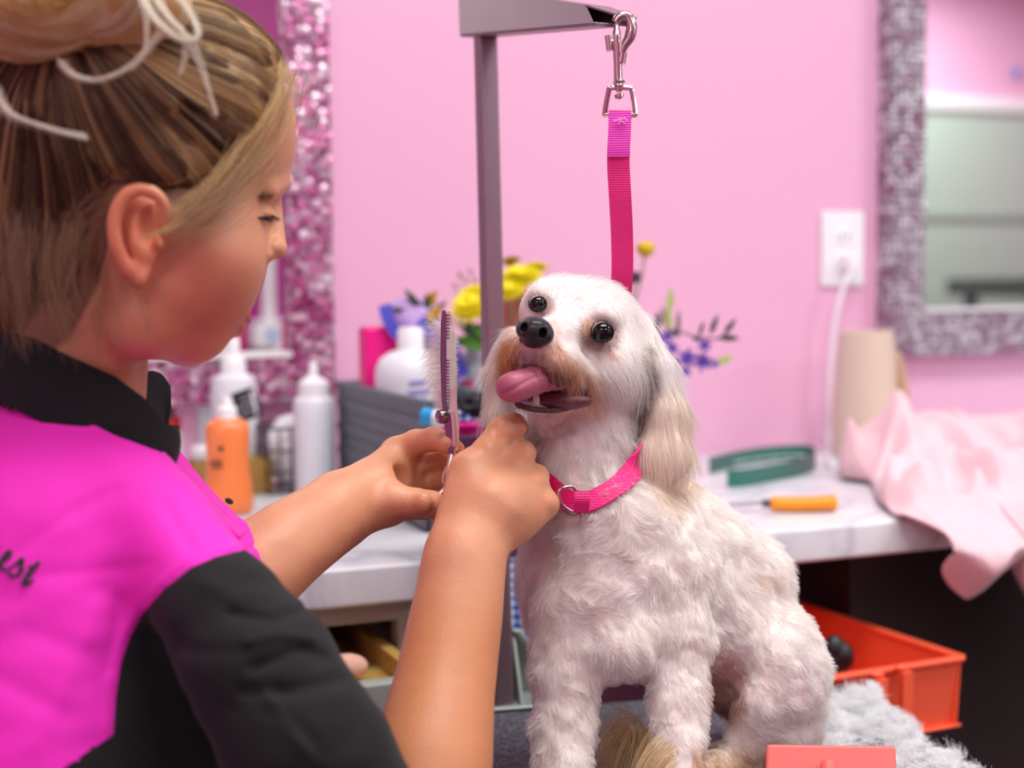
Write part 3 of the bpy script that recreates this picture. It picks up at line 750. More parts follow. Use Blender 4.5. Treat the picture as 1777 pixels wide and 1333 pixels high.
# white dispenser bottle behind it
p = foot_at(410, 846); h = lambda y: hz(p, y); w2 = sz(40, p)
t = empty('spray_bottle', p, 'white bottle with stepped shoulders and a black label, behind the orange bottle', 'bottle')
MB().lathe(p, [(w2 * .95, 0), (w2, .003), (w2, h(672)), (w2 * .92, h(655)), (w2 * .6, h(648))], 36).obj('body', M_frost, t)
MB().lathe(p, [(w2 * .55, h(650)), (w2 * .55, h(632)), (w2 * .42, h(618)), (w2 * .3, h(614)), (w2 * .3, h(590)), (w2 * .25, h(585))], 28).obj('pump_cap', M_cap, t)
lb_ = wrap_mark(428, 702, 40, 52, p, w2, 1.0, 'black_label', mat('black_label', '1E1E22', rough=.4), t, rot=-.35)
M_txt = mat('white_print', 'EDEDED', rough=.5)
cu = bpy.data.curves.new('label_text', 'FONT')
for (y, ln) in ((690, 24), (703, 30), (716, 22)):
    for k in range(4):
        wrap_mark(428 + (k - 1.5) * ln / 4, y - (k - 1.5) * ln / 4 * .36, ln / 7, 2.6, p, w2 + .0009, 1.0, 'label_print', M_txt, lb_, rot=-.35)
# frosted bottle further left
p = foot_at(372, 840); h = lambda y: hz(p, y); w2 = sz(26, p)
t = empty('lotion_bottle', p, 'pale frosted bottle partly behind the white stepped bottle, near the woman\'s chin', 'bottle')
MB().lathe(p, [(w2 * .95, 0), (w2, .003), (w2, h(690)), (w2 * .8, h(665)), (w2 * .45, h(655))], 30).obj('body', mat('pale_aqua_plastic', 'D5E6E6', rough=.3), t)
MB().lathe(p, [(w2 * .45, h(657)), (w2 * .45, h(625)), (w2 * .3, h(618))], 24).obj('cap', M_cap, t)
# red-capped jar
p = foot_at(297, 842); h = lambda y: hz(p, y); w2 = sz(26, p)
t = empty('jar', p, 'white jar with a bright red lid at the left end, beside the magenta collar edge', 'jar')
MB().lathe(p, [(w2 * .95, 0), (w2, .003), (w2, h(748)), (w2 * .85, h(745))], 30).obj('body', M_frost, t)
MB().lathe(p, [(w2 * .95, h(747)), (w2 * .95, h(724)), (w2 * .85, h(721))], 30).obj('lid', mat('red_lid', 'DD3A3A', rough=.3), t)
o = MB().lathe(p + np.array([0, 0, h(721) + .0005]), [(w2 * .7, 0), (w2 * .8, sz(24, p)), (w2 * .5, sz(40, p))], 24).obj('hair_clip_tub', mat('dark_brown_plastic', '4A2B2A', rough=.4)); tag(o, 'small dark brown tub standing on the red lid', 'tub')
# kraft box and the small white pot on it
pa = foot_at(336, 864); pc = foot_at(474, 856); 
kb = np.array([pa[0], pa[1], 0]); hh = hz(pc, 797)
dx_ = unit(np.array([pc[0] - pa[0], pc[1] - pa[1], 0])); dy_ = np.array([-dx_[1], dx_[0], 0]); ln = np.linalg.norm((pc - pa)[:2])
q_ = [pa, pa + dx_ * ln, pa + dx_ * ln + dy_ * .055, pa + dy_ * .055]
for i_, z__ in enumerate((0, )): pass
o = MB().hexa([(a[0], a[1], COUNTER + .0005) for a in q_], [(a[0], a[1], COUNTER + hh) for a in q_]).obj('cardboard_box', mat('kraft_cardboard', 'A9813E', rough=.8, noise=.2, nscale=40), smooth=False, bevel=.001); tag(o, 'low brown cardboard box lying behind the orange bottle', 'box')
# move the tall bottles behind the box
for nm in ('spray_bottle', 'lotion_bottle'):
    ob = bpy.data.objects[nm]
pp = pa + dx_ * (ln * .17) + dy_ * .028 + np.array([0, 0, hh + .0005]); wj = sz(20, pp)
t = empty('cream_pot', pp, 'small white round pot standing on the brown cardboard box', 'pot')
MB().lathe(pp, [(wj * .9, 0), (wj, .002), (wj, .009), (wj * .9, .010)], 28).obj('body', M_frost, t)
MB().lathe(pp, [(wj * 1.03, .0095), (wj * 1.03, .015), (wj * .9, .017)], 28).obj('lid', M_cap, t)
# wire basket with tissues
p0 = foot_at(466, 858); p1 = foot_at(520, 852)
bx0, by0 = p0[0], p0[1]; wdx = .075; wdy = .075; hb = hz(p0, 745)
t = empty('wire_basket', (bx0 + wdx / 2, by0 + wdy / 2, COUNTER), 'black wire basket stuffed with white tissues between box and squeeze bottle', 'basket')
mb = MB(); r_ = .0012
for z_ in (0.002, hb * .33, hb * .66, hb):
    mb.tube([(bx0, by0, COUNTER + z_), (bx0 + wdx, by0, COUNTER + z_), (bx0 + wdx, by0 + wdy, COUNTER + z_), (bx0, by0 + wdy, COUNTER + z_)], r_ * (1.6 if z_ in (0.002, hb) else 1), 6, closed=True, up=(0, 0, 1))
for k in range(6):
    u = k / 5
    for (x, y) in ((bx0 + wdx * u, by0), (bx0 + wdx * u, by0 + wdy), (bx0, by0 + wdy * u), (bx0 + wdx, by0 + wdy * u)):
        mb.tube([(x, y, COUNTER + .001), (x, y, COUNTER + hb)], r_, 6)
mb.obj('wire_frame', mat('black_wire', '1F1F22', rough=.4), t)
def crumple(name, c, ext, m, seed, amp=.25, parent=None, n=26):
    r0 = np.random.default_rng(seed); mb = MB().ball((0, 0, 0), 1, n * 2); V = np.array(mb.v); N_ = V.copy()
    V = V * (1 + amp * noise3(V + seed, 1.8)[:, None] + amp * .5 * noise3(V + seed, 4.5)[:, None]); V = V * np.asarray(ext) + np.asarray(c)
    mb.v = [tuple(x) for x in V]; return mb.obj(name, m, parent)
M_tis = mat('white_tissue', 'F7F7FA', rough=.8, bump=.2, bscale=60)
o = crumple('tissue_wad', (bx0 + wdx / 2, by0 + wdy / 2, COUNTER + hb * .62), (wdx * .44, wdy * .44, hb * .5), M_tis, 3, amp=.12); tag(o, 'wad of white tissue filling the black wire basket', 'tissue')

# grey woven basket
gx0 = .452; q0 = on_z(742, 926, COUNTER); gx0 = q0[0]; gy0 = q0[1]; q1 = on_z(600, 834, COUNTER)
ghh = hz(q0, 703); gy1 = min(gy0 + .34, WALL - .045)
gx1 = gx0 + .098
M_gb = mat('grey_woven_plastic', '6E7880', rough=.55, noise=.25, nscale=35, bump=.5, bscale=140)
t = empty('storage_basket', ((gx0 + gx1) / 2, (gy0 + gy1) / 2, COUNTER), 'grey rectangular storage basket on the counter, holding the white jug', 'basket')
mb = MB(); th_ = .004
for i in range(9):
    z0 = COUNTER + .001 + ghh * i / 9; z1 = z0 + ghh / 9 * .9; o_ = .0012 * (i % 2)
    mb.box((gx0 - o_, gy0 - o_, z0), (gx0 + th_, gy1 + o_, z1)); mb.box((gx1 - th_, gy0 - o_, z0), (gx1 + o_, gy1 + o_, z1)); mb.box((gx0, gy0 - o_, z0), (gx1, gy0 + th_, z1)); mb.box((gx0, gy1 - th_, z0), (gx1, gy1 + o_, z1))
mb.box((gx0 + .001, gy0 + .001, COUNTER + .001), (gx0 + .003, gy1 - .001, COUNTER + ghh)); mb.box((gx1 - .003, gy0 + .001, COUNTER + .001), (gx1 - .001, gy1, COUNTER + ghh)); mb.box((gx0, gy0 + .001, COUNTER + .001), (gx1, gy0 + .003, COUNTER + ghh))
mb.box((gx0, gy0, COUNTER + .001), (gx1, gy1, COUNTER + .004))
mb.obj('woven_wall', M_gb, t, smooth=False, bevel=.001)
mb = MB(); zr = COUNTER + ghh
for (a, b_) in (((gx0 - .003, gy0 - .003), (gx0 + .006, gy1 + .003)), ((gx1 - .006, gy0 - .003), (gx1 + .003, gy1 + .003)), ((gx0, gy0 - .003), (gx1, gy0 + .006)), ((gx0, gy1 - .006), (gx1, gy1 + .003))):
    mb.box((a[0], a[1], zr - .004), (b_[0], b_[1], zr + .005))
mb.obj('rim', M_gb, t, smooth=False, bevel=.002)
# jug in the basket
ZJ = 1.60
def stand(px, ytop, Z, zfloor):
    p = P(px, ytop, Z); return np.array([p[0], p[1], zfloor]), p[2] - zfloor
bf, bh = stand(690, 568, 1.61, COUNTER + .005)
bf[0] = gx0 + .006 + sz(64, bf) * .0 + .041; pxj, _ = pix((bf[0], bf[1], bf[2] + bh))
h = lambda y: hz(bf, y); wj = .0415
t = empty('bleach_jug', bf, 'big white plastic jug with a white cap, standing in the grey basket', 'jug')
MB().lathe(bf, [(wj * .97, 0), (wj, .004), (wj, h(655)), (wj * .98, h(638)), (wj * .86, h(622)), (wj * .62, h(611)), (wj * .36, h(606)), (wj * .32, h(600))], 40, squash=(1, 1)).obj('body', M_frost, t)
MB().lathe(bf, [(wj * .37, h(606)), (wj * .37, h(574)), (wj * .30, h(568))], 28).obj('cap', M_cap, t)
M_lil = mat('lilac_print', '9C93D4', rough=.5)
jx, _y = pix((bf[0], bf[1], bf[2] + .1))
for (y, wd, ox) in ((664, 30, 10), (680, 38, 12), (694, 34, 8)):
    wrap_mark(jx + ox, y, wd, 7, bf, wj, 1.0, 'printed_line', M_lil, t, rot=-.1)
# pink pack behind the jug, towels/ribbon in lavender and blue
c_ = P(652, 592, 1.66)
M_hot = mat('hot_pink_plastic', 'F2108A', rough=.35)
o = MB().box((gx0 + .006, bf[1] + .045, COUNTER + .006), (gx0 + .050, bf[1] + .075, P(652, 566, 1.68)[2])).obj('wipes_pack', M_hot, bevel=.004); tag(o, 'hot pink pack sticking up behind the cap of the white jug', 'packet')
# soft lavender bag with blue bands
def loft(name, rings, m, parent=None, n=28, seed=0, amp=.0):
    mb = MB(); V = []; f = []
    for k, (c, rx, ry, ax) in enumerate(rings):
        A_ = unit(np.asarray(ax, float)); U = unit(np.cross(A_, [0.2, 1, .1])); Vv = np.cross(A_, U)
        for i in range(n):
            a = 2 * math.pi * i / n; s_ = 1 + amp * math.sin(5 * a + k + seed) + amp * .7 * math.sin(9 * a - 2 * k)
            V.append(np.asarray(c) + U * math.cos(a) * rx * s_ + Vv * math.sin(a) * ry * s_)
    for k in range(len(rings) - 1):
        for i in range(n):
            j = (i + 1) % n; f.append([k * n + i, k * n + j, (k + 1) * n + j, (k + 1) * n + i])
    f.append(list(range(n))[::-1]); f.append([(len(rings) - 1) * n + i for i in range(n)])
    return mb.add(V, f).obj(name, m, parent)
LV = mat('lavender_cloth', 'C3A4DC', rough=.7, bump=.3, bscale=80); BL = mat('royal_blue_cloth', '4C4FC4', rough=.6)
bb = [P(800, 668, 1.66), P(770, 625, 1.66), P(735, 570, 1.67), P(700, 535, 1.68), P(682, 528, 1.68)]
t = empty('toiletry_pouch', bb[0], 'slanting lavender cloth pouch with royal blue edges, above the white jug', 'pouch')
axp = unit(bb[3] - bb[0])
loft('pouch_body', [(bb[0], .020, .016, axp), (bb[1], .026, .02, axp), (bb[2], .030, .022, axp), (bb[3], .024, .018, axp), (bb[4], .012, .010, axp)], LV, t, amp=.06)
MB().band(Psp([(800, 655, 1.62), (780, 615, 1.62), (755, 575, 1.625), (735, 552, 1.64)], 20), .022, .004, np.cross(axp, CR[:, 2])).obj('blue_band', BL, t, smooth=False)
MB().band(Psp([(668, 530, 1.65), (672, 552, 1.645), (684, 572, 1.645), (700, 590, 1.645)], 16), .014, .004, np.cross(axp, CR[:, 2])).obj('blue_band', BL, t, smooth=False)
# blue tube beside
tb = P(735, 722, 1.36)
o = None
t = empty('nail_brush', P(745, 742, 1.40), 'small white and cyan tube leaning on the grey basket behind the scissors', 'tube')
a = P(735, 722, 1.395); a2 = P(775, 728, 1.385)
MB().tube([a, a * .5 + a2 * .5], .0085, 20).obj('cyan_end', mat('cyan_plastic', '28A9E6', rough=.3), t)
MB().tube([a * .5 + a2 * .5, a2, a2 + (a2 - a) * .3], [.0085, .0085, .006], 20).obj('white_end', M_cap, t)
M_cy = mat('cyan_print', '58B8EA')

# bouquet: vase, wrap, blooms, leaves
vz = 1.70
vf, vh = stand(925, 700, vz, COUNTER + .0005)
t = empty('bouquet', vf, 'bouquet of yellow, purple and green stems in peach paper behind the dog', 'bouquet')
MB().lathe(vf, [(.034, 0), (.036, .004), (.036, .10), (.030, .115), (.031, .13)], 32).obj('vase', mat('pale_glass_vase', 'DDE6EA', rough=.1, trans=.5), t)
top = vf + np.array([0, 0, .12])
loft('paper_wrap', [(vf + np.array([0, 0, .09]), .028, .028, (0, 0, 1)), (P(918, 620, vz), .036, .034, (0, 0, 1)), (P(914, 560, vz), .045, .036, (0, 0, 1)), (P(912, 505, vz - .01), .034, .030, (-.15, 0, 1))], mat('peach_wrapping_paper', 'D98C73', rough=.6, noise=.12, nscale=20), t, amp=.05)
M_y1 = mat('yellow_petals', 'FFF000', rough=.6, noise=.25, nscale=120); M_y2 = mat('deep_yellow_petals', 'E3BE12', rough=.7, noise=.25, nscale=200)
M_y1b = mat('golden_petals', 'F2C81E', rough=.6, noise=.2, nscale=100)
M_gr = mat('leaf_green', '4F8F2A', rough=.5, noise=.3, nscale=40); M_dg = mat('dark_leaf_green', '27422E', rough=.5, noise=.3, nscale=40); M_ol = mat('olive_green', '8E8F62', rough=.6)
M_pu = mat('violet_petals', '6846BE', rough=.6, noise=.3, nscale=80); M_dp = mat('dark_purple_petals', '4B2A58', rough=.7)
M_lg = mat('light_green_bud', 'AFC26A', rough=.6)
def petals(c, r, m, name, layers=4, per=16, flat=.6, up=None):
    """many-petalled bloom facing outwards"""
    mb = MB(); A_ = unit(np.asarray(up if up is not None else c - top)); U = unit(np.cross(A_, [.3, .9, .1])); Vv = np.cross(A_, U)
    for L in range(layers):
        tilt = .15 + L * (1.25 / layers)
        for k in range(per):
            a = 2 * math.pi * (k + .5 * (L % 2)) / per + .3 * L; d = U * math.cos(a) + Vv * math.sin(a)
            tip = c + (d * math.cos(tilt) * 1.0 + A_ * math.sin(tilt) * flat) * r; s_ = np.cross(A_, d) * r * .16
            mid_ = c * .45 + tip * .55 + A_ * r * .12; nn_ = A_ * r * .03
            mb.add([c, mid_ + s_, tip, mid_ - s_, mid_ - nn_], [[0, 1, 2, 3], [0, 4, 1], [0, 3, 4], [4, 2, 1], [4, 3, 2]])
    mb.ball(c + A_ * r * .1, r * .42, 12)
    return mb.obj(name, m, t, smooth=True)
def stem(pts, r=.0014, m=None): return MB().tube(spline(pts, 16), r, 6).obj('stem', m or M_ol, t)
def leaf(mb, a, b_, w_, n_=None):
    a = np.asarray(a); b_ = np.asarray(b_); d = b_ - a; s_ = unit(np.cross(d, CR[:, 2])) * w_; n_ = CR[:, 2] * .0006
    c1 = a + d * .35; c2 = a + d * .7
    up = [a, c1 + s_, c2 + s_ * .8, b_, c2 - s_ * .8, c1 - s_]
    v = [x + n_ for x in up] + [x - n_ for x in up]
    mb.add(v, [[0, 1, 2, 3, 4, 5], [11, 10, 9, 8, 7, 6]] + [[i, (i + 1) % 6, 6 + (i + 1) % 6, 6 + i][::-1] for i in range(6)])
for (x, y, Z, r, m) in ((824, 532, 1.58, 50, M_y1), (903, 488, 1.64, 46, M_y1), (930, 470, 1.68, 30, M_y1), (884, 508, 1.62, 34, M_y1), (750, 522, 1.68, 24, M_y1b), (753, 556, 1.64, 30, M_y1b), (887, 457, 1.68, 24, M_y2)):
    c = P(x, y, Z); petals(c, r * Z / F, m, 'bloom'); stem([c, (c + top) / 2 + np.array([0, .01, .0]), top])
def button(x, y, Z, r, m, name):
    c = P(x, y, Z); mb = MB().ball(c, r * Z / F, 20, (1, 1, .85)); V = np.array(mb.v); V = V + (V - c) * noise3(V, 260)[:, None] * .12; mb.v = [tuple(q) for q in V]; mb.obj(name, m, t)
    stem([c, P(x - 12, y + 70, Z), P(x - 50, y + 160, Z + .02), top])
button(1120, 432, 1.66, 16, M_y2, 'button_flower'); button(1101, 481, 1.67, 13, M_dp, 'thistle_head')
mb = MB()
for (a, b_, w_) in (((742, 548), (700, 500), 7), ((742, 548), (740, 508), 7), ((742, 548), (668, 533), 5), ((748, 555), (775, 520), 5), ((790, 560), (745, 545), 6)):
    leaf(mb, P(*a, 1.66), P(*b_, 1.66), w_ * 1.66 / F)
mb.obj('leaf_spray', M_dg, t, smooth=False); mb = MB()
for (a, b_, w_) in (((860, 590), (795, 560), 14), ((860, 600), (790, 595), 12), ((880, 580), (800, 575), 12)): leaf(mb, P(*a, 1.64), P(*b_, 1.63), w_ * 1.64 / F)
mb.obj('leaf_spray', M_dg, t, smooth=False)
mb = MB()
for (a, b_, w_) in (((860, 605), (788, 585), 12), ((855, 600), (800, 600), 9), ((865, 590), (820, 570), 12)): leaf(mb, P(*a, 1.62), P(*b_, 1.60), w_ * 1.62 / F)
mb.obj('leaf_spray', M_gr, t, smooth=False)
mb = MB()
for k, (x, y) in enumerate(((795, 470), (785, 490), (812, 465), (820, 480), (800, 500), (805, 480), (790, 505))):
    leaf(mb, P(x + 8, y + 14, 1.69), P(x, y, 1.69), 3.5 * 1.69 / F)
mb.tube(spline([P(795, 470, 1.69), P(812, 520, 1.69), top], 10), .0008, 5); mb.obj('dry_sprig', mat('dry_sprig_brown', 'A88A86', rough=.8), t, smooth=False)
# right hand branch
mb = MB()
for (a, b_, w_) in (((1232, 582), (1246, 545), 5), ((1255, 582), (1278, 552), 5), ((1245, 585), (1284, 588), 6), ((1212, 586), (1222, 556), 3.5), ((1200, 587), (1218, 590), 4)): leaf(mb, P(*a, 1.66), P(*b_, 1.66), w_ * 1.66 / F)
mb.tube(Psp([(1282, 588, 1.66), (1220, 587, 1.66), (1170, 577, 1.67), (1120, 600, 1.68)], 16), .0011, 6); mb.obj('leaf_branch', M_dg, t, smooth=False)
stem([P(1120, 600, 1.68), P(1050, 660, 1.69), top])
mb = MB()
for (a, b_, w_) in (((1176, 590), (1178, 535), 4), ((1145, 570), (1140, 540), 6), ((1160, 575), (1148, 530), 4), ((1175, 585), (1165, 570), 8), ((1140, 590), (1136, 556), 6)): leaf(mb, P(*a, 1.67), P(*b_, 1.67), w_ * 1.67 / F)
mb.obj('leaf_branch', mat('grey_green_leaf', '66695A', rough=.6), t, smooth=False)
mb = MB()
leaf(mb, P(1162, 545, 1.66), P(1164, 498, 1.66), 7 * 1.66 / F); leaf(mb, P(1163, 575, 1.66), P(1158, 530, 1.66), 6 * 1.66 / F)
mb.obj('green_bud', M_lg, t, smooth=False); mb = MB()
leaf(mb, P(1240, 632, 1.66), P(1274, 618, 1.66), 7 * 1.66 / F)
mb.obj('green_bud', M_lg, t, smooth=False)
for (x, y, r) in ((1155, 585, 15), (1165, 605, 14), (1192, 622, 19), (1222, 600, 14), (1218, 628, 19), (1190, 645, 11), (1240, 632, 9), (1170, 630, 12)):
    c = P(x, y, 1.65 + .02 * random.random()); petals(c, r * 1.9 / F, M_pu, 'violet_bloom', layers=2, per=6, flat=1.0, up=CR[:, 2])
stem([P(1245, 632, 1.67), P(1190, 630, 1.67), P(1120, 620, 1.68), top])
# clear bottle with pink label, bandana heap
bf, bh = stand(820, 600, 1.66, COUNTER + .0005); w2 = sz(26, bf); h = lambda y: hz(bf, y)
t = empty('clear_bottle', bf, 'clear pale bottle with a pink spot on its label, just left of the steel tube', 'bottle')
MB().lathe(bf, [(w2 * .95, 0), (w2, .003), (w2, h(650)), (w2 * .8, h(625)), (w2 * .5, h(612)), (w2 * .45, h(600))], 30).obj('body', mat('clear_grey_plastic', 'C3CBD0', rough=.15, trans=.3), t)
wrap_mark(812, 672, 24, 24, bf, w2 + .0002, 1.0, 'pink_label', mat('pink_label', 'E65A8C'), t)
ging, n_, l_, b_ = nodes_mat('blue_gingham_cloth')
tc_ = n_.new('ShaderNodeTexCoord'); ck = []
for sx in ('X', 'Z'):
    wv = n_.new('ShaderNodeTexWave'); wv.bands_direction = sx; wv.inputs['Scale'].default_value = 36; l_.new(tc_.outputs['Object'], wv.inputs['Vector'])
    g_ = n_.new('ShaderNodeMath'); g_.operation = 'GREATER_THAN'; g_.inputs[1].default_value = .5; l_.new(wv.outputs['Fac'], g_.inputs[0]); ck.append(g_)
ad_ = n_.new('ShaderNodeMath'); ad_.operation = 'ADD'; l_.new(ck[0].outputs[0], ad_.inputs[0]); l_.new(ck[1].outputs[0], ad_.inputs[1])
hf_ = n_.new('ShaderNodeMath'); hf_.operation = 'MULTIPLY'; hf_.inputs[1].default_value = .5; l_.new(ad_.outputs[0], hf_.inputs[0])
cr_ = n_.new('ShaderNodeValToRGB'); cr_.color_ramp.elements[0].color = (*lin('F0F2FA'), 1); cr_.color_ramp.elements[1].color = (*lin('1F4FC0'), 1); k_ = cr_.color_ramp.elements.new(.5); k_.color = (*lin('8FAAE6'), 1)
l_.new(hf_.outputs[0], cr_.inputs[0]); l_.new(cr_.outputs[0], b_.inputs['Base Color']); b_.inputs['Roughness'].default_value = .7
gp = on_y(890, 990, CFRONT - .008)
mb = MB(); pts = [(gp[0] + .03, CFRONT + .03, COUNTER + .003), (gp[0] + .03, CFRONT - .004, COUNTER + .003), (gp[0] + .03, CFRONT - .008, COUNTER - .01)]
N = 22; v = []; f = []
for i in range(N):
    s_ = i / (N - 1); z_ = -.005 - .125 * s_ if s_ > 0 else .003
    for j in range(12):
        u = j / 11; x = gp[0] - .004 + u * .042; y = CFRONT - .008 + .004 * math.sin(u * 9 + s_ * 2)
        v.append((x, y, COUNTER - .001 - .165 * s_ - .01 * math.sin(u * 3)))
for i in range(N - 1):
    for j in range(11): f.append([i * 12 + j, i * 12 + j + 1, (i + 1) * 12 + j + 1, (i + 1) * 12 + j])
k0 = len(v); v += [(gp[0] - .004 + j / 11 * .042, CFRONT + .03, COUNTER + .003) for j in range(12)] + [(gp[0] - .004 + j / 11 * .042, CFRONT - .006, COUNTER + .003) for j in range(12)]
for j in range(11): f.append([k0 + j, k0 + j + 1, k0 + 13 + j, k0 + 12 + j]); f.append([k0 + 12 + j, k0 + 13 + j, j + 1, j])
o = mb.add(v, f).obj('gingham_bandana', ging); so = o.modifiers.new('thick', 'SOLIDIFY'); so.thickness = .0015; tag(o, 'blue and white gingham bandana hanging off the counter edge behind the post', 'bandana')
for (x, y, ex_, m, nm, lbl_, ct_, sd) in ((826, 706, (.018, .014, .011), mat('black_cloth', '1C1C24', rough=.7), 'black_bow', 'small black cloth bow behind the woman\'s knuckles, by the steel tube', 'bow', 4), (818, 722, (.016, .012, .010), ging, 'gingham_bow', 'small blue gingham bow beneath the black bow, beside the scissors', 'bow', 9), (806, 742, (.022, .014, .012), mat('magenta_cloth', 'E81C9C', rough=.6), 'magenta_bow', 'small magenta bow lowest in the little heap, beside the scissors', 'bow', 12)):
    o = crumple(nm, P(x, y, 1.30), ex_, m, sd, amp=.3); tag(o, lbl_, ct_, 'pet bows heaped at the basket')
hp = P(815, 760, 1.30); o = MB().box((hp[0] - .03, hp[1] - .02, COUNTER + .0005), (hp[0] + .04, hp[1] + .03, P(815, 752, 1.30)[2])).obj('bow_box', mat('plum_box', '5E3355', rough=.5), bevel=.002); tag(o, 'plum coloured box carrying the little bows behind the hands', 'box')

# cream pitcher
p = foot_at(1502, 790); h = lambda y: hz(p, y); w2 = sz(57, p)
t = empty('pitcher', p, 'tall tapered cream ceramic pitcher beside the white cord', 'pitcher')
M_cr = mat('cream_glaze', 'DCCDB8', rough=.45, noise=.05)
MB().lathe(p, [(w2 * .97, 0), (w2, .004), (w2 * .99, h(720)), (w2 * .9, h(640)), (w2 * .82, h(585)), (w2 * .80, h(575)), (w2 * .74, h(577)), (w2 * .78, h(640)), (w2 * .8, h(700))], 44).obj('body', M_cr, t)
hd = spline([p + Rr * w2 * .82 + [0, 0, h(612)], p + Rr * w2 * 1.0 + [0, 0, h(640)], p + Rr * w2 * 1.14 + [0, 0, h(690)], p + Rr * w2 * 1.08 + [0, 0, h(735)], p + Rr * w2 * .96 + [0, 0, h(752)]], 24)
MB().tube(hd, .006, 12, flat=1.6).obj('handle', mat('beige_handle', 'C9B08A', rough=.5), t)
p = foot_at(1482, 795); o = crumple('terracotta_ornament', p + np.array([0, 0, .008]), (.014, .010, .008), mat('terracotta', 'B4684C', rough=.6), 5, amp=.2); tag(o, 'small reddish-brown lump at the foot of the cream pitcher', 'ornament')

# green webbing collar loop with pearly studs
M_grn = webbing('green_webbing', '0B6A58', '0F7C68')
t = empty('dog_collar', foot_at(1330, 830), 'dark green webbing collar with pearly studs, looped on the counter', 'collar')
gl = [(1232, 822), (1290, 808), (1350, 800), (1398, 799), (1414, 806), (1408, 818), (1380, 828), (1330, 838), (1285, 845), (1262, 846)]
gw = .021
pts = np.array([foot_at(x, y) for x, y in gl]); pts = spline(pts, 70); pts[:, 2] = COUNTER + gw / 2 + .0008
MB().band(pts, gw, .0022, (0, 0, 1)).obj('strap', M_grn, t, smooth=True)
mb = MB()
nn = []
for s_ in np.linspace(.10, .42, 30):
    i = int(s_ * 69); d = unit(pts[i + 1] - pts[i]); nrm = np.array([d[1], -d[0], 0]); 
    if nrm[1] > 0: nrm = -nrm
    mb.ball(pts[i] + nrm * .0020 - np.array([0, 0, .004]), .0021, 10)
mb.obj('pearl_studs', mat('pearl', 'E9F1EE', rough=.2), t)

# orange handled knife
p0 = foot_at(1336, 888); p1 = foot_at(1452, 887)
t = empty('grooming_knife', p0, 'steel grooming knife with a bright orange handle on the marble', 'knife')
up3 = np.array([0, 0, .009])
hp = spline([p0 + up3, p0 * .6 + p1 * .4 + up3 * .9, p0 * .15 + p1 * .85 + up3, p1 + up3 * 1.05], 24)
rr = np.interp(np.linspace(0, 1, 24), [0, .08, .5, .9, 1], [.0055, .0078, .0082, .0085, .004])
MB().tube(hp, rr, 20, flat=1.3).obj('handle', mat('orange_plastic', 'FF9A0A', rough=.4), t)
MB().tube([p0 + up3 + (p0 - p1) * .12, p0 + up3 + (p1 - p0) * .03], .0045, 16).obj('ferrule', mat('dark_ferrule', '4A4A50', rough=.3, metal=.8), t)
bd = p0 - p1; a = p0 + up3 + bd * .08; 
mb = MB(); b1 = a + bd * .85 + np.array([0, 0, -.004]); n3 = unit(np.cross(bd, [0, 0, 1])) * .006
mb.hexa([a - n3, a + n3, b1 + n3, b1 - n3 * .6], [a - n3 + [0, 0, .0015], a + n3 + [0, 0, .0015], b1 + n3 + [0, 0, .001], b1 - n3 * .6 + [0, 0, .001]]); mb.obj('blade', mat('dull_steel', 'A9ADB2', rough=.3, metal=.9), t, smooth=False)

# pink towel: lies heaped on the counter and hangs over its edge
M_tow = mat('pink_terry_towel', 'FBD0D6', rough=.9, sheen=.4, bump=.6, bscale=450, noise=.06, nscale=30)
def towel():
    NU, NV = 190, 200; U = np.linspace(0, 1, NU); V_ = np.linspace(0, 1, NV)
    xb = foot_at(1492, 842); xf = on_y(1552, 905, CFRONT)
    ov = []
    for j, v_ in enumerate(V_):
        for i, u in enumerate(U):
            hang = np.interp(u, [0, .06, .16, .25, .295, .34, .40, .50, 1.0], [.0, .02, .088, .030, .004, .09, .150, .20, .26])
            lie = np.interp(u, [0, .08, .3, .5, 1], [.27, .33, .42, .46, .46])
            s_ = v_ * (lie + hang) - lie
            k0 = np.clip(-s_ / max(xb[1] - xf[1], .01), 0, 1.0)
            xl = xf[0] * (1 - k0) + xb[0] * k0
            x = xl + u * .40 + .012 * math.sin(v_ * 6 + u * 5) * (1 - v_)
            f1 = math.sin(u * 30 + v_ * 6 + 1.3 * math.sin(v_ * 7)) * .5 + .5
            f2 = math.sin(u * 13 - v_ * 10 + 2) * .5 + .5
            f3 = math.sin(u * 8 + v_ * 19 + 1.7 * math.sin(u * 11)) * .5 + .5
            f4 = math.sin(u * 44 - v_ * 13 + 2 * math.sin(u * 9 + v_ * 5)) * .5 + .5
            fold = (.45 * f1 ** 2 + .9 * f2 ** 2 + .9 * f3 ** 3 + .30 * f4 ** 2) * .024
            hump = .040 * math.exp(-((s_ + .24) / .12) ** 2) * min(1, u * 6 + .1) + .02 * math.exp(-((u - .12) / .06) ** 2)
            if s_ < 0:
                k_ = min(1, -s_ / .03); y = CFRONT - .006 * (1 - k_) - s_ * .98; z = COUNTER + .0065 + (fold + hump) * (.30 + .70 * k_)
                e = min(1, u / .03, v_ / .04)
                z = COUNTER + .0065 + (z - COUNTER - .0065) * max(e, 0) ** .5
            else:
                k_ = min(1, s_ / .03); y = CFRONT - .010 - .034 * (fold / .024) * k_ - .010 * k_; z = COUNTER + .0065 + fold * .30 * (1 - k_) - s_
                x += .014 * math.sin(u * 30 + 1) * k_
            ov.append((x, y, z))
    f = [[j * NU + i, j * NU + i + 1, (j + 1) * NU + i + 1, (j + 1) * NU + i] for j in range(NV - 1) for i in range(NU - 1)]
    o = MB().add(ov, f).obj('towel', M_tow); so = o.modifiers.new('thick', 'SOLIDIFY'); so.thickness = .0035; so.offset = 1
    tag(o, 'rumpled pale pink towel hanging over the front edge of the counter', 'towel')
towel()

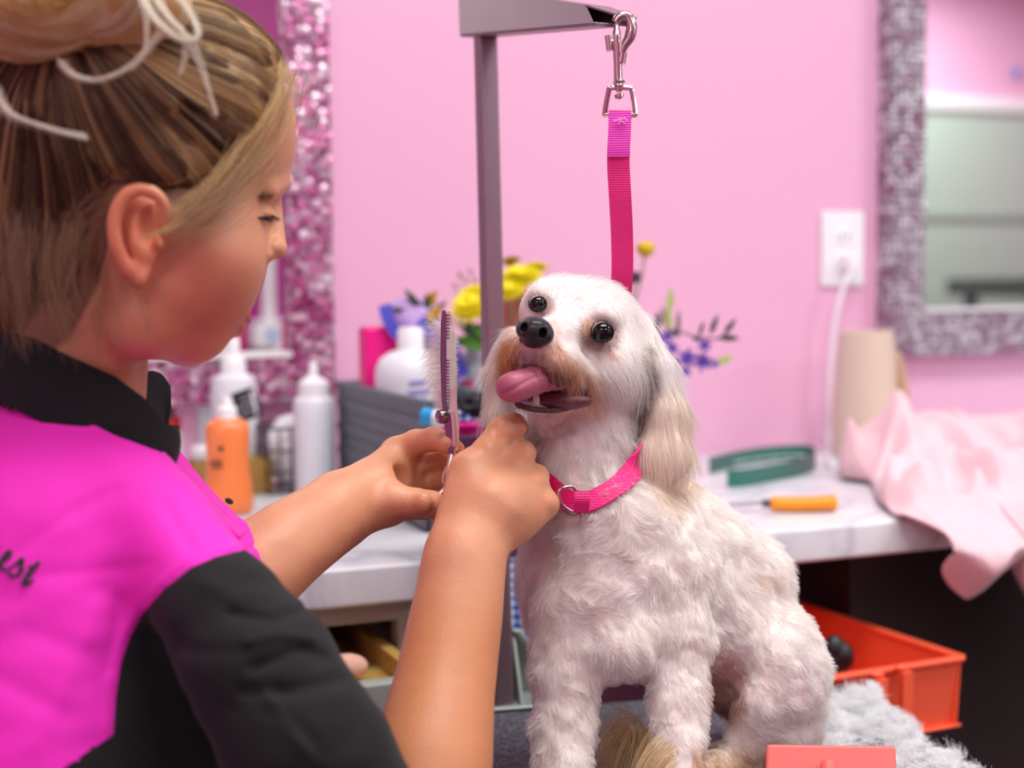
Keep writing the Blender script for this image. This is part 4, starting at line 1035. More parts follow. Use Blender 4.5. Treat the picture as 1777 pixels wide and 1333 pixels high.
# orange tray on a dark stool behind the table
M_tray = mat('orange_red_plastic', 'FF6440', rough=.42, noise=.05)
HT = .369
def tp(px, py): return on_z(px, py, CAMZ - HT)
R0 = tp(1670, 1137); Bk = tp(1420, 1055); Fr = tp(1440, 1181)
ub = unit(Bk - R0); uf = np.array([-ub[1], ub[0], 0]); uf = uf if uf @ (Fr - R0) > 0 else -uf
LB, LF, DP = .27, .165, .072
t = empty('plastic_tray', R0 + ub * LB / 2 + uf * LF / 2 + np.array([0, 0, -DP]), 'open orange-red plastic tray on the stool behind the grooming table', 'tray')
def wallp(mb, a, b_, inn, tk, z0, z1, taper=.006):
    at, bt = a, b_; ab_, bb_ = a + inn * taper, b_ + inn * taper
    mb.hexa([ab_ + [0, 0, z0], bb_ + [0, 0, z0], bb_ + inn * tk + [0, 0, z0], ab_ + inn * tk + [0, 0, z0]], [at + [0, 0, z1], bt + [0, 0, z1], bt + inn * tk + [0, 0, z1], at + inn * tk + [0, 0, z1]])
mb = MB(); c1, c2, c3, c4 = R0, R0 + ub * LB, R0 + ub * LB + uf * LF, R0 + uf * LF
for a, b_, inn in ((c1, c2, uf), (c2, c3, -ub), (c3, c4, -uf), (c4, c1, ub)): wallp(mb, a, b_, inn, .003, -DP, 0)
mb.hexa([x + [0, 0, -DP] for x in (c1, c2, c3, c4)], [x + [0, 0, -DP + .003] for x in (c1, c2, c3, c4)]); mb.obj('tray_body', M_tray, t, bevel=.0012)
mb = MB()
for a, b_, inn in ((c1, c2, uf), (c2, c3, -ub), (c3, c4, -uf), (c4, c1, ub)):
    a = a - inn * .005; b_ = b_ - inn * .005; mb.hexa([a + [0, 0, -.006], b_ + [0, 0, -.006], b_ + inn * .010 + [0, 0, -.006], a + inn * .010 + [0, 0, -.006]], [a, b_, b_ + inn * .010, a + inn * .010])
mb.obj('rim', M_tray, t, bevel=.002)
for (x, y) in ((1522, 1172), (1566, 1160)):
    c = tp(x, y); mb = MB(); mb.ball(c + [0, 0, .001], .007, 16, (1.1, .8, .5)); o_ = -ub * -.0
    mb.box((-.006, -.005, -.045), (.006, .003, -.002), R=np.stack([uf, -ub, np.array([0, 0, 1])], 1), c=c + ub * -.006); mb.obj('hinge_lug', M_tray, t)
st = R0 + ub * .14 + uf * .14
o = MB().lathe((st[0], st[1], CAMZ - HT - DP - .0300), [(.11, 0), (.12, .006), (.12, .022), (.115, .0292)], 40).obj('stool_seat', mat('black_vinyl', '1B191B', rough=.5)); stool = o
o.name = 'stool'; WL['stool'] = WL['stool_seat']; tag(o, 'round black stool carrying the orange-red tray', 'stool')
MB().tube([(st[0], st[1], .02), (st[0], st[1], CAMZ - HT - DP - .028)], .02, 16).obj('stool_post', mat('black_metal', '222226', rough=.4, metal=.5), o)
MB().lathe((st[0], st[1], 0), [(.15, 0), (.15, .012), (.03, .022)], 32).obj('stool_base', M_rim, o)
for i, (x, y) in enumerate(((1448, 1128), (1462, 1140), (1444, 1150))):
    o = MB().ball(P(x, y, 1.42), .012, 14, (1.0, .9, 1.3)).obj('clipper_head', mat('black_clipper', '1A181C', rough=.4))
    cpos = P(x, y, 1.42); tag(o, ['black rounded clipper part uppermost in the orange-red tray, by the dog\'s back', 'black rounded clipper part on the right of the three in the tray', 'black rounded clipper part lowest of the three in the tray'][i], 'clipper part', 'black clipper parts in the tray')
# ================================================================== DOG
# sculpted head, body and legs in one volume
HZ = 1.04
def box_of(*pts):
    a = np.array([q3(*p) for p in pts]); return a.min(0), a.max(0)
lo = np.array([-.05, -.10, .90]); hi = np.array([.30, .36, 1.24])
S = Sculpt(lo, hi, .0019)
# trunk
S.ell((1058, 1000, 1.065), (158, 172, .070), 20, rot=(0, 0, 8))
S.cap((1105, 975, 1.075), (1318, 1152, 1.125), 150, 108, 30)
S.cap((1160, 905, 1.08), (1290, 1010, 1.10), 78, 88, 30)
S.ell((1050, 900, 1.055), (125, 95, .058), 30)
# neck
S.cap((1010, 690, 1.060), (1010, 880, 1.058), 88, 104, 30)
S.cap((1085, 660, 1.078), (1100, 820, 1.085), 46, 66, 24)
# front legs
S.chain([(1000, 1060, 1.030, 82), (984, 1160, 1.020, 58), (980, 1260, 1.010, 49), (978, 1372, .992, 47)], 26)
S.cap((978, 1378, .992), (966, 1392, .972), 44, 34, 18)
S.chain([(1160, 1000, 1.045, 76), (1176, 1100, 1.030, 54), (1178, 1220, 1.015, 46), (1172, 1370, .990, 46)], 26)
S.cap((1172, 1376, .990), (1160, 1392, .968), 44, 34, 18)
# chest tufts between the legs
S.ell((1078, 1110, 1.03), (80, 72, .045), 30)
# haunch and hind leg
S.ell((1348, 1160, 1.085), (86, 122, .052), 24, rot=(0, 0, -12))
S.ell((1350, 1255, 1.10), (78, 52, .055), 20)
S.chain([(1330, 1215, 1.055, 50), (1300, 1280, 1.062, 36), (1290, 1318, 1.068, 30), (1240, 1335, 1.050, 27), (1215, 1342, 1.040, 22)], 16)
S.ell((1330, 1285, 1.15), (70, 40, .05), 20)
# head: skull, brow, cheeks, muzzle
S.ell((1018, 590, 1.058), (98, 106, .046), 20, rot=(0, 0, 20))
S.ell((972, 548, 1.040), (72, 66, .036), 24, rot=(0, 0, 20))
S.ell((1052, 640, 1.045), (72, 76, .040), 24)
S.ell((955, 632, 1.045), (62, 62, .036), 20)
S.cap((985, 575, 1.015), (938, 592, .966), 46, 31, 22)
S.ell((915, 612, .978), (34, 32, .018), 16)
S.ell((962, 632, .972), (42, 40, .020), 16, rot=(0, 0, 30))
S.cap((975, 625, .985), (1015, 665, 1.010), 34, 26, 16)
S.cap((895, 600, .995), (885, 622, 1.005), 26, 22, 14)
S.ell((1040, 545, 1.022), (40, 22, .012), 14, rot=(0, 0, 24))
S.ell((950, 514, 1.024), (28, 16, .008), 16, rot=(0, 0, 24))
# nose pad
S.ell((927, 576, .9590), (29, 22, .0110), 8, rot=(0, 0, 14))
# mouth opening and lower jaw
S.cap((902, 655, .965), (990, 686, 1.000), 21, 15, 8, cut=True)
S.cap((915, 640, .955), (940, 668, .985), 18, 18, 8, cut=True)
S.chain([(1012, 694, 1.012, 17), (960, 711, .996, 13), (918, 708, .984, 10), (896, 702, .980, 8)], 9)
S.chain([(1020, 705, 1.03, 34), (945, 722, 1.01, 22)], 16)
# eye sockets
S.ell((1045, 577, .999), (19, 17, .008), 5, cut=True)
S.ell((933, 528, .996), (14, 11, .008), 5, cut=True)
# near ear: long flap, set against the head
S.chain([(1105, 572, 1.062, 30), (1142, 640, 1.052, 26), (1158, 720, 1.046, 34), (1154, 800, 1.042, 42)], 14)
S.ell((1152, 790, 1.040), (47, 46, .016), 12)
# far ear
S.chain([(892, 590, 1.072, 24), (866, 650, 1.066, 22), (862, 720, 1.064, 20), (868, 750, 1.066, 16)], 14)
# tail resting between the legs
S.chain([(1300, 1300, 1.14, 26), (1200, 1322, 1.115, 20), (1120, 1300, 1.085, 24), (1085, 1275, 1.070, 26)], 10)
S.smooth(1)
# soft coat lumps
gx, gy, gz = np.meshgrid(S.ax[0], S.ax[1], S.ax[2], indexing='ij')
near = np.abs(S.d) < .012
pp_ = np.stack([gx[near], gy[near], gz[near]], 1); PX, PY = cpix(pp_)
amp_ = np.interp(PY, [700, 860], [0.0, 1.0]) * .0020
S.d[near] += (noise3(pp_ * [1, .7, 1], 75) * amp_ + noise3(pp_, 150) * amp_ * .5).astype(np.float32)
del gx, gy, gz
DV, DQ = S.mesh(); DS = S

PX, PY = cpix(DV)
def dist2(px, py, cx, cy, rx, ry, rot=0):
    a = math.radians(rot); dx = px - cx; dy = py - cy
    return np.sqrt(((dx * math.cos(a) + dy * math.sin(a)) / rx) ** 2 + ((-dx * math.sin(a) + dy * math.cos(a)) / ry) ** 2)
def ss(x, a, b):
    t = np.clip((x - a) / (b - a), 0, 1); return t * t * (3 - 2 * t)
def seg_d(px, py, pts):
    """2d distance to polyline"""
    best = np.full(px.shape, 1e9)
    for (x0, y0), (x1, y1) in zip(pts[:-1], pts[1:]):
        t = np.clip(((px - x0) * (x1 - x0) + (py - y0) * (y1 - y0)) / ((x1 - x0) ** 2 + (y1 - y0) ** 2), 0, 1)
        best = np.minimum(best, np.hypot(px - x0 - t * (x1 - x0), py - y0 - t * (y1 - y0)))
    return best
def mixc(base, col, w): return base * (1 - w[:, None]) + np.array(col)[None] * w[:, None]
cWhite, cCream, cTan, cDtan = lin('FFFCF9'), lin('F4E4CD'), lin('CC8448'), lin('6E4026')
cSkin, cBlack, cMouth, cLip = lin('EEC9C0'), lin('1C1A1D'), lin('6B2F3C'), lin('543A40')
def fur_tint(p, X, Y):
    c = np.tile(np.array(cWhite), (len(X), 1))
    n1 = noise3(p, 55) * .5 + .5
    c = mixc(c, cCream, .22 * n1 * ss(Y, 760, 900))
    head = Y < 720
    # ears cream
    w = ss(-dist2(X, Y, 1168, 780, 62, 120), -1.15, -.7); c = mixc(c, cCream, w * .8)
    w = ss(-dist2(X, Y, 850, 720, 40, 90), -1.15, -.6); c = mixc(c, cCream, w * .3)
    # tan moustache and beard
    d = seg_d(X, Y, [(895, 600), (885, 625)]); c = mixc(c, cTan, ss(-d, -30, -10) * .85)
    d = seg_d(X, Y, [(884, 600), (870, 635), (882, 655)]); c = mixc(c, cTan, ss(-d, -20, -5) * .6)
    d = seg_d(X, Y, [(955, 625), (985, 650), (1012, 672)]); c = mixc(c, cTan, ss(-d, -42, -14) * .85)
    d = seg_d(X, Y, [(900, 545), (885, 590)]); c = mixc(c, cTan, ss(-d, -16, -4) * .35)
    d = seg_d(X, Y, [(958, 560), (966, 600)]); c = mixc(c, cTan, ss(-d, -14, -3) * .5)
    d = seg_d(X, Y, [(900, 620), (930, 618), (965, 640), (1000, 668)]); c = mixc(c, cLip, ss(-d, -16, -3) * .55)
    # eye stains
    d = dist2(X, Y, 1041, 582, 38, 34, 25); c = mixc(c, cDtan, ss(-d, -1.25, -.7) * .95)
    d = dist2(X, Y, 1022, 572, 15, 22, -10); c = mixc(c, cTan, ss(-d, -1.1, -.5) * .7)
    d = dist2(X, Y, 1066, 618, 18, 8, 30); c = mixc(c, cTan, ss(-d, -1.1, -.4) * .5)
    d = dist2(X, Y, 937, 529, 27, 21, 20); c = mixc(c, cDtan, ss(-d, -1.25, -.7) * .85)
    c = c * (1 - .10 * ss(-Y, -760, -700))[:, None]
    # dark curls in front of the ear
    d = seg_d(X, Y, [(1128, 612), (1132, 660), (1118, 715)]); c = mixc(c, cDtan, ss(-d, -20, -6) * (.18 + .5 * (noise3(p, 420) > 0)))
    # under the chin and feet
    d = seg_d(X, Y, [(960, 730), (1040, 710)]); c = mixc(c, lin('D9A88C'), ss(-d, -26, -8) * .6)
    d = dist2(X, Y, 1262, 1195, 38, 72, -5); c = mixc(c, lin('C98E7E'), ss(-d, -1.2, -.6) * .75)  # pinkish shadow of the inner thigh, tinted into the fur
    w = ss(Y, 1275, 1330) * (X > 1200); c = mixc(c, lin('EBC08F'), w * .75)
    d = seg_d(X, Y, [(1300, 1310), (1120, 1318), (1075, 1290)]); c = mixc(c, lin('E2B970'), ss(-d, -40, -26) * (X < 1125) * 1.0)
    w = ss(dist2(X, Y, 1330, 1010, 40, 25), 0, 1); c = mixc(c, cCream, (1 - w) * .6)
    return c
col = fur_tint(DV, PX, PY) * .92
col = mixc(col, cSkin, np.full(len(col), .35))
nose = (dist2(PX, PY, 927, 576, 33, 27, 14) < 1.0) & (DV[:, 2] < .965)
col[nose] = cBlack
mouthw = (seg_d(PX, PY, [(900, 652), (930, 655), (985, 683)]) < 22) & (DV[:, 2] > .952) & (DV[:, 2] < 1.03) & (PY > 632)
col[mouthw] = cMouth
d = seg_d(PX, PY, [(898, 702), (925, 708), (965, 710), (1012, 692)]); lipm = (d < 3) & (PY > 684) & (DV[:, 2] < 1.02); col[lipm] = cLip
for (ex0, ey0, rx, ry) in ((1045, 577, 21, 19), (933, 528, 16, 13)):
    m_ = dist2(PX, PY, ex0, ey0, rx, ry, 20) < 1.0; col[m_] = cBlack
bare = nose | mouthw | lipm
WVd = to_world(DV); WVd[:, 2] = np.maximum(WVd[:, 2], TABLE + .0006)
dog_o = to_world(q3(1160, 1330, 1.05)[None])[0]; dog_o[2] = TABLE
dog = link_mesh('dog', WVd, DQ, attr_mat('dog_skin', rough=.55, sss=.0), None, origin=dog_o)
set_col(dog, col)
tag(dog, 'small white freshly clipped dog sitting on the grooming table, tongue out, looking up left', 'dog')
# nose leather, sculpted finely
NS = Sculpt(q3(885, 535, .93) - .004, q3(975, 620, .985) + .006, .0006)
NS.ell((929, 572, .9535), (31, 23, .0120), 6, rot=(0, 0, 14)); NS.ell((925, 590, .9545), (20, 15, .0095), 8, rot=(0, 0, 8))
NS.ell((907, 571, .9530), (12, 15, .0095), 5, rot=(0, 0, 10)); NS.ell((948, 583, .9540), (13, 15, .0095), 5, rot=(0, 0, 20))
NS.ell((909, 568, .9425), (6.0, 8.5, .0075), 2.5, rot=(0, 0, 16), cut=True); NS.ell((942, 578, .9425), (7.0, 9, .0075), 2.5, rot=(0, 0, 14), cut=True)
NS.ell((900, 577, .9430), (6, 3.0, .005), 2.5, rot=(0, 0, 50), cut=True); NS.ell((953, 589, .9435), (7, 3.2, .005), 2.5, rot=(0, 0, -10), cut=True)
NS.cap((924, 583, .9405), (921, 606, .9450), 1.5, 1.5, 3, cut=True)
NS.smooth(1)
_nv, _nq = NS.mesh()
M_nose = mat('black_nose_leather', '0F0D12', rough=.36, bump=.8, bscale=1300, coat=.25)
link_mesh('nose', to_world(_nv), _nq, M_nose, dog)
# eyes
def eye(px, py, Z, r, look, white_dir):
    n_, l_ = None, None
    c = P(px, py, Z); m, n, l, b = nodes_mat('dog_eye')
    b.inputs['Roughness'].default_value = .04
    b.inputs['Base Color'].default_value = (*lin('0C0707'), 1); b.inputs['Specular IOR Level'].default_value = .42
    e = MB().ball(c, r, 32).obj('eye', m, dog)
    # thin pale rim of the eyeball towards the head's top-left
    wv_ = MB(); pts = []
    for a in np.linspace(math.radians(white_dir - 60), math.radians(white_dir + 60), 14):
        dv = CR @ np.array([math.cos(a) * .93, math.sin(a) * .93, .37]); pts.append(c + dv * r * .985)
    wv_.tube(pts, np.concatenate([np.linspace(.0001, .0007, 7), np.linspace(.0007, .0001, 7)]), 8)
    wv_.obj('eye_white', mat('eye_white', 'B9B4B2', rough=.1), e)
    mb = MB(); pts = []
    for a in np.linspace(0, 2 * math.pi, 40, endpoint=False):
        dv = CR @ np.array([math.cos(a) * 1.0, math.sin(a) * .88, .30]); pts.append(c + dv * r)
    mb.tube(pts, .0007, 8, closed=True); mb.obj('eyelid', mat('dark_lid', '2A1D1C', rough=.35), e)
eye(1045, 577, 1.0030, .0077, 0, 130)
eye(933, 528, 1.0000, .0060, 0, 130)
# tongue, hanging out to the left
TS = Sculpt(q3(840, 620, .92) - .005, q3(1020, 720, 1.03) + .01, .0008)
for (x, y, Z, rx, ry) in ((884, 674, .9500, 26, 25), (896, 670, .9525, 27, 26.5), (910, 666, .9560, 28, 26.5), (926, 661, .9610, 28, 25.5), (942, 657, .9680, 28, 24), (960, 656, .9780, 28, 22), (978, 661, .9900, 26, 20)):
    TS.ell((x, y, Z), (rx, ry, .0056), 10, rot=(14, 22, 14))
TS.smooth(1); _gp = [hit(TS, x, y, .93, 1.0) for x, y in spline([(872, 685), (890, 676), (910, 664), (930, 654), (948, 648)], 16)]
for g0, g1 in zip(_gp[:-1], _gp[1:]):
    if g0 is not None and g1 is not None:
        ga = (*[float(v[0]) for v in cpix(g0[None])], g0[2] - .0002); gb = (*[float(v[0]) for v in cpix(g1[None])], g1[2] - .0002); TS.cap(ga, gb, 1.5, 1.5, 4, cut=True)
TS.smooth(1)
TV, TQ = TS.mesh(); tp_ = TV
m, n, l, b = nodes_mat('tongue_flesh')
tc_ = n.new('ShaderNodeTexCoord'); nz = n.new('ShaderNodeTexNoise'); nz.inputs['Scale'].default_value = 700; l.new(tc_.outputs['Object'], nz.inputs['Vector'])
bp = n.new('ShaderNodeBump'); bp.inputs['Strength'].default_value = .35; bp.inputs['Distance'].default_value = .0006; l.new(nz.outputs['Fac'], bp.inputs['Height']); l.new(bp.outputs[0], b.inputs['Normal'])
b.inputs['Base Color'].default_value = (*lin('B8627A'), 1); b.inputs['Roughness'].default_value = .42; b.inputs['Subsurface Weight'].default_value = .3; b.inputs['Subsurface Radius'].default_value = (.006, .002, .002); b.inputs['Subsurface Scale'].default_value = .4
link_mesh('tongue', to_world(TV), TQ, m, dog)
m_lip = mat('dark_lip_skin', '553A40', rough=.45, bump=.5, bscale=900)
MB().tube(Psp([(893, 700, .977), (908, 706, .976), (930, 711, .980), (965, 712, .988), (1000, 703, 1.000), (1022, 688, 1.010)], 40), np.concatenate([np.linspace(.0010, .0026, 6), np.full(22, .0019), np.linspace(.0019, .0009, 12)]), 14).obj('lower_lip', m_lip, dog)
# inside of the mouth and lower teeth
mb = MB().ball(P(955, 672, 1.004), .022, 20, (1.3, .8, .7), R=CR); mb.obj('mouth_lining', mat('dark_mouth', '2A1116', rough=.4), dog)
MB().ball(P(962, 695, 1.000), .020, 20, (1.35, .38, .85), R=CR).obj('mouth_floor', mat('dark_pink_flesh', '6A3540', rough=.4), dog)
mb = MB()
for (x, y, Z, r) in ((930, 696, .980, .0024),):
    mb.tube(Psp([(x, y + 6, Z), (x + 1, y - 6, Z), (x + 2, y - 14, Z)], 8), [.0026, .0026, .0025, .0023, .002, .0016, .001, .0004], 10)
mb.obj('tooth', mat('ivory_tooth', 'EBD9C4', rough=.25), dog)

# ------------------------------------------------------------------ coat
FURM = attr_mat('dog_fur', rough=.65, spec=.25, trans_hair=.22)
def coat(name, n, sel, length, comb, curl, rad, parent, seg=6, tintmul=1.0, stand_=.5, clump=0.0, cscale=120, grav=0.0, tintf=None, tip=.2):
    """grow strands; sel(X,Y,p,n)->density 0..1; comb(X,Y,p)->camera-space direction"""
    p, nn = sample_surface(DV, DQ, n)
    X, Y = cpix(p); dens = sel(X, Y, p, nn) * np.where(nn[:, 2] > .45, .12, 1.0)
    k = rng.random(len(p)) < dens; p, nn, X, Y = p[k], nn[k], X[k], Y[k]
    L = (length(X, Y, p) if callable(length) else np.full(len(p), length)) * (0.7 + .5 * rng.random(len(p)))
    cd = comb(X, Y, p); cd = cd - nn * (cd * nn).sum(1)[:, None]
    cd = unit(cd); wig = noise_vec(p, cscale)
    st = stand_(X, Y) if callable(stand_) else np.full(len(p), stand_)
    d0 = unit(nn * st[:, None] + cd * (1 - st)[:, None] + wig * curl + rng.normal(size=p.shape) * .10)
    pts = [p]; cur = p.copy(); d = d0
    for i in range(seg - 1):
        cur = cur + d * (L / (seg - 1))[:, None]; pts.append(cur)
        d = unit(d + cd * .22 + wig * curl * .35 + np.array([0, grav, 0]) + noise_vec(cur, cscale * 1.7) * curl * .5)
    pts = np.stack(pts, 1)
    if clump > 0:
        cell = np.floor(p / clump).astype(int); key = (cell[:, 0] * 73856093) ^ (cell[:, 1] * 19349663) ^ (cell[:, 2] * 83492791)
        _, inv = np.unique(key, return_inverse=True); cnt = np.bincount(inv)
        cen = np.stack([np.bincount(inv, pts[:, -1, j]) for j in range(3)], 1) / cnt[:, None]
        w_ = (np.linspace(0, 1, seg) ** 1.5 * .65)[None, :, None]
        root_c = np.stack([np.bincount(inv, p[:, j]) for j in range(3)], 1) / cnt[:, None]
        path = root_c[inv][:, None] + (cen[inv] - root_c[inv])[:, None] * np.linspace(0, 1, seg)[None, :, None]
        pts = pts * (1 - w_) + path * w_
    c = (tintf or fur_tint)(p, X, Y) * (0.90 + .10 * rng.random((len(p), 1))) * tintmul
    return strands(name, pts, rad, FURM, parent, np.clip(c, 0, 1), tip)
def not_bare(X, Y, p):
    b = (dist2(X, Y, 927, 576, 37, 31, 14) < 1) & (p[:, 2] < .965)
    b |= (seg_d(X, Y, [(902, 655), (930, 657), (985, 683)]) < 21) & (p[:, 2] > .95) & (Y > 640)
    b |= (seg_d(X, Y, [(898, 702), (925, 708), (965, 710), (1012, 692)]) < 4) & (Y > 684) & (p[:, 2] < 1.03)
    b |= dist2(X, Y, 1045, 577, 21, 19, 20) < 1
    b |= dist2(X, Y, 933, 528, 16, 13, 20) < 1
    return ~b
ONE = lambda X: np.ones_like(X)
def is_ear(X, Y): return (seg_d(X, Y, [(1125, 590), (1150, 680), (1160, 800)]) < 58) & (X > 1108 + np.clip((690 - Y) * .12, -5, 12)) & (Y < 862)
def is_head(X, Y): return (Y < 735)
# body comb: along the back and sides downwards and back, chest in whorls
def comb_body(X, Y, p):
    d = np.zeros((len(X), 3)); d[:, 1] = 1.0; d[:, 0] = .25
    w = ss(X, 1150, 1350); d[:, 0] += .7 * w
    chest = ss(-dist2(X, Y, 1030, 960, 150, 170), -1.1, -.5)
    a = noise3(p, 30) * 3.6
    d[:, 0] += chest * np.sin(a) * 1.3; d[:, 1] += chest * (np.cos(a) - 1) * .55
    d += noise_vec(p, 45) * .5
    return unit(d)
body_len = lambda X, Y, p: np.where(Y > 1160, .0058, np.where((Y < 890) & (X < 1110), .0115, .0070)) * (1 + .25 * noise3(p, 60))
coat('coat', 200000, lambda X, Y, p, n: (~is_head(X, Y) & ~is_ear(X, Y) & not_bare(X, Y, p)) * 1.0, body_len, comb_body, .50, .000105, dog, stand_=.40, clump=.0030, cscale=140)
# head coat: short on the skull, away from the nose
def comb_head(X, Y, p):
    d = np.stack([X - 935, Y - 575, np.full_like(X, 30.0)], 1); d[:, 1] += 25
    # hair on the cheek falls down
    w = ss(X, 1000, 1090)[:, None]; d = unit(d) * (1 - w) + np.array([.25, 1.0, .1]) * w
    return unit(d)
def head_len(X, Y, p):
    r = np.hypot(X - 935, Y - 575)
    L = np.interp(r, [30, 60, 140], [.0040, .0060, .0085])
    L = np.where((X > 1030) & (Y > 600), .013, L); L = np.where(Y < 525, np.maximum(L, .0080), L)
    ey = np.minimum(dist2(X, Y, 1045, 577, 30, 27, 20), dist2(X, Y, 933, 528, 24, 20, 20))
    return L * np.clip(ss(ey, .8, 2.0), .25, 1)
coat('head_coat', 80000, lambda X, Y, p, n: (is_head(X, Y) & ~is_ear(X, Y) & not_bare(X, Y, p)) * 1.0, head_len, comb_head, .16, .000095, dog, stand_=lambda X, Y: np.where(np.hypot(X - 935, Y - 575) < 90, .25, .38), clump=.0022, cscale=90)
# moustache and beard, both sides of the muzzle
def sel_beard(X, Y, p, n):
    d = np.minimum(seg_d(X, Y, [(960, 612), (985, 640), (1018, 668)]), seg_d(X, Y, [(902, 592), (885, 612), (880, 628)]))
    d = np.minimum(d, seg_d(X, Y, [(905, 612), (935, 612), (965, 630)]) + 6)
    return (d < 20) * not_bare(X, Y, p) * 1.0
def comb_beard(X, Y, p):
    t = ss(X, 890, 1010); return unit(np.stack([-.55 + 1.1 * t, np.ones_like(X), -.15 + 0 * X], 1))
coat('moustache', 60000, sel_beard, lambda X, Y, p: np.interp(X, [870, 905, 935, 965, 1015], [.024, .015, .010, .018, .023]), comb_beard, .22, .00011, dog, seg=8, stand_=.30, clump=.0040, cscale=85, grav=.10)
# ears: long straight hair
def comb_ear(X, Y, p):
    d = np.stack([.16 + .0 * X, np.ones_like(X), -.02 + 0 * X], 1); d[:, 0] += noise3(p, 30) * .25
    return unit(d)
coat('ear_hair', 60000, lambda X, Y, p, n: is_ear(X, Y) * 1.0, lambda X, Y, p: np.interp(Y, [560, 640, 760, 830], [.022, .030, .028, .017]), comb_ear, .10, .00010, dog, seg=9, stand_=.22, clump=.0035, cscale=50, grav=.12)
def is_ear2(X, Y): return seg_d(X, Y, [(885, 600), (866, 660), (866, 745)]) < 28
coat('far_ear_hair', 40000, lambda X, Y, p, n: (is_ear2(X, Y) & (p[:, 2] > 1.035)) * 1.0, .024, lambda X, Y, p: np.tile([-.12, 1.0, 0.0], (len(X), 1)), .12, .0001, dog, seg=8, stand_=.25, clump=.0035, cscale=50, grav=.12)
def curl_tint(p, X, Y): return mixc(np.tile(np.array(lin('D9BE9C')), (len(X), 1)), lin('6A4A34'), np.clip(noise3(p, 520) * 1.2 + .3, 0, 1))
coat('ear_curls', 60000, lambda X, Y, p, n: (seg_d(X, Y, [(1126, 612), (1130, 655), (1118, 715), (1104, 740)]) < 13) * 1.0, .006, lambda X, Y, p: unit(noise_vec(p, 150) + np.array([0, .5, 0])), .9, .00012, dog, seg=7, stand_=.5, clump=.003, cscale=240, tintf=curl_tint)
# golden tail plume between the front legs
def tail_tint(p, X, Y):
    c = np.tile(np.array(lin('FFEBC0')), (len(X), 1)); return mixc(c, lin('D6A766'), np.clip(noise3(p, 330) * .6 + .25, 0, 1))
coat('tail_plume', 90000, lambda X, Y, p, n: (seg_d(X, Y, [(1150, 1310), (1120, 1300), (1080, 1270)]) < 34) * (Y > 1215) * 1.0, .040, lambda X, Y, p: unit(np.stack([-.8 + .5 * noise3(p, 50), .65 + .5 * noise3(p, 60), -.35 + 0 * X], 1)), .12, .00016, dog, seg=10, stand_=.42, clump=.0045, cscale=40, grav=.22, tintf=tail_tint)
# ------------------------------------------------------------------ collar
t = empty('pet_collar', P(1000, 880, 1.0), 'hot pink nylon collar with a steel ring around the white dog\'s neck', 'collar')
cpts = spline([(930, 838, 1.000), (962, 858, .992), (1003, 868, .994), (1052, 851, .998), (1086, 826, 1.010), (1114, 800, 1.030), (1140, 790, 1.085), (1105, 775, 1.130), (1020, 765, 1.140), (950, 765, 1.115), (912, 795, 1.075), (912, 820, 1.030)], 110, closed=True)
# settle on the neck surface
cs = np.array([q3(*c_) for c_ in cpts]); cs0 = cs.copy(); front = (cs[:, 2] < 1.06)[:, None]
for _ in range(12):
    dv = DS.val(cs); g = DS.grad(cs); cs = cs - g * (dv - .0038)[:, None] * .6
    cs = np.where(front, cs, cs0)
    cs = (np.roll(cs, 1, 0) + np.roll(cs, -1, 0) + 2 * cs) / 4
cw = to_world(cs); upc = dir_world(np.tile([.18, -1.0, -.12], (len(cs), 1)))
gn = DS.grad(cs)
M_col = webbing('pink_nylon_collar', 'F5087E', 'E00870')
upc = dir_world(unit(np.cross(unit(np.roll(cs, -1, 0) - np.roll(cs, 1, 0)), gn)))
upc = upc * np.sign((upc @ np.array([0, 0, 1.0])))[:, None]
for _ in range(10): upc = unit(np.roll(upc, 1, 0) + upc + np.roll(upc, -1, 0)); cw = (np.roll(cw, 1, 0) + 6 * cw + np.roll(cw, -1, 0)) / 8
MB().band(cw, .0155, .0022, upc, closed=True).obj('strap', M_col, t, smooth=True)
rc = q3(988, 868, .9865)
ringc = P(985, 868, .984)
a = [(984, 845), (972, 850), (970, 862), (976, 876), (988, 886), (997, 889), (1000, 880), (1001, 856), (995, 846)]
MB().tube(Psp([(x, y, .984 + .004 * ((x - 970) / 30)) for x, y in a], 50, closed=True), .0013, 10, closed=True).obj('ring', M_chrome, t)
MB().band(Psp([(1010, 853, .981), (1010, 870, .979), (1008, 889, .983)], 12), .0105, .0018, CR[:, 0]).obj('keeper', M_col, t)
# ================================================================== WOMAN
wo = P(120, 1500, .84); wo[2] = 0.0
def skin_mat(name):
    m = attr_mat(name, rough=.46, bump=.30, bscale=650, mottle=.09); b = m.node_tree.nodes['Principled BSDF']
    b.inputs['Subsurface Weight'].default_value = .22; b.inputs['Subsurface Radius'].default_value = (.012, .004, .002); b.inputs['Subsurface Scale'].default_value = .5
    return m
cS, cS2, cRed, cDark = lin('D99A74'), lin('CC8A66'), lin('BE5148'), lin('A85E4C')
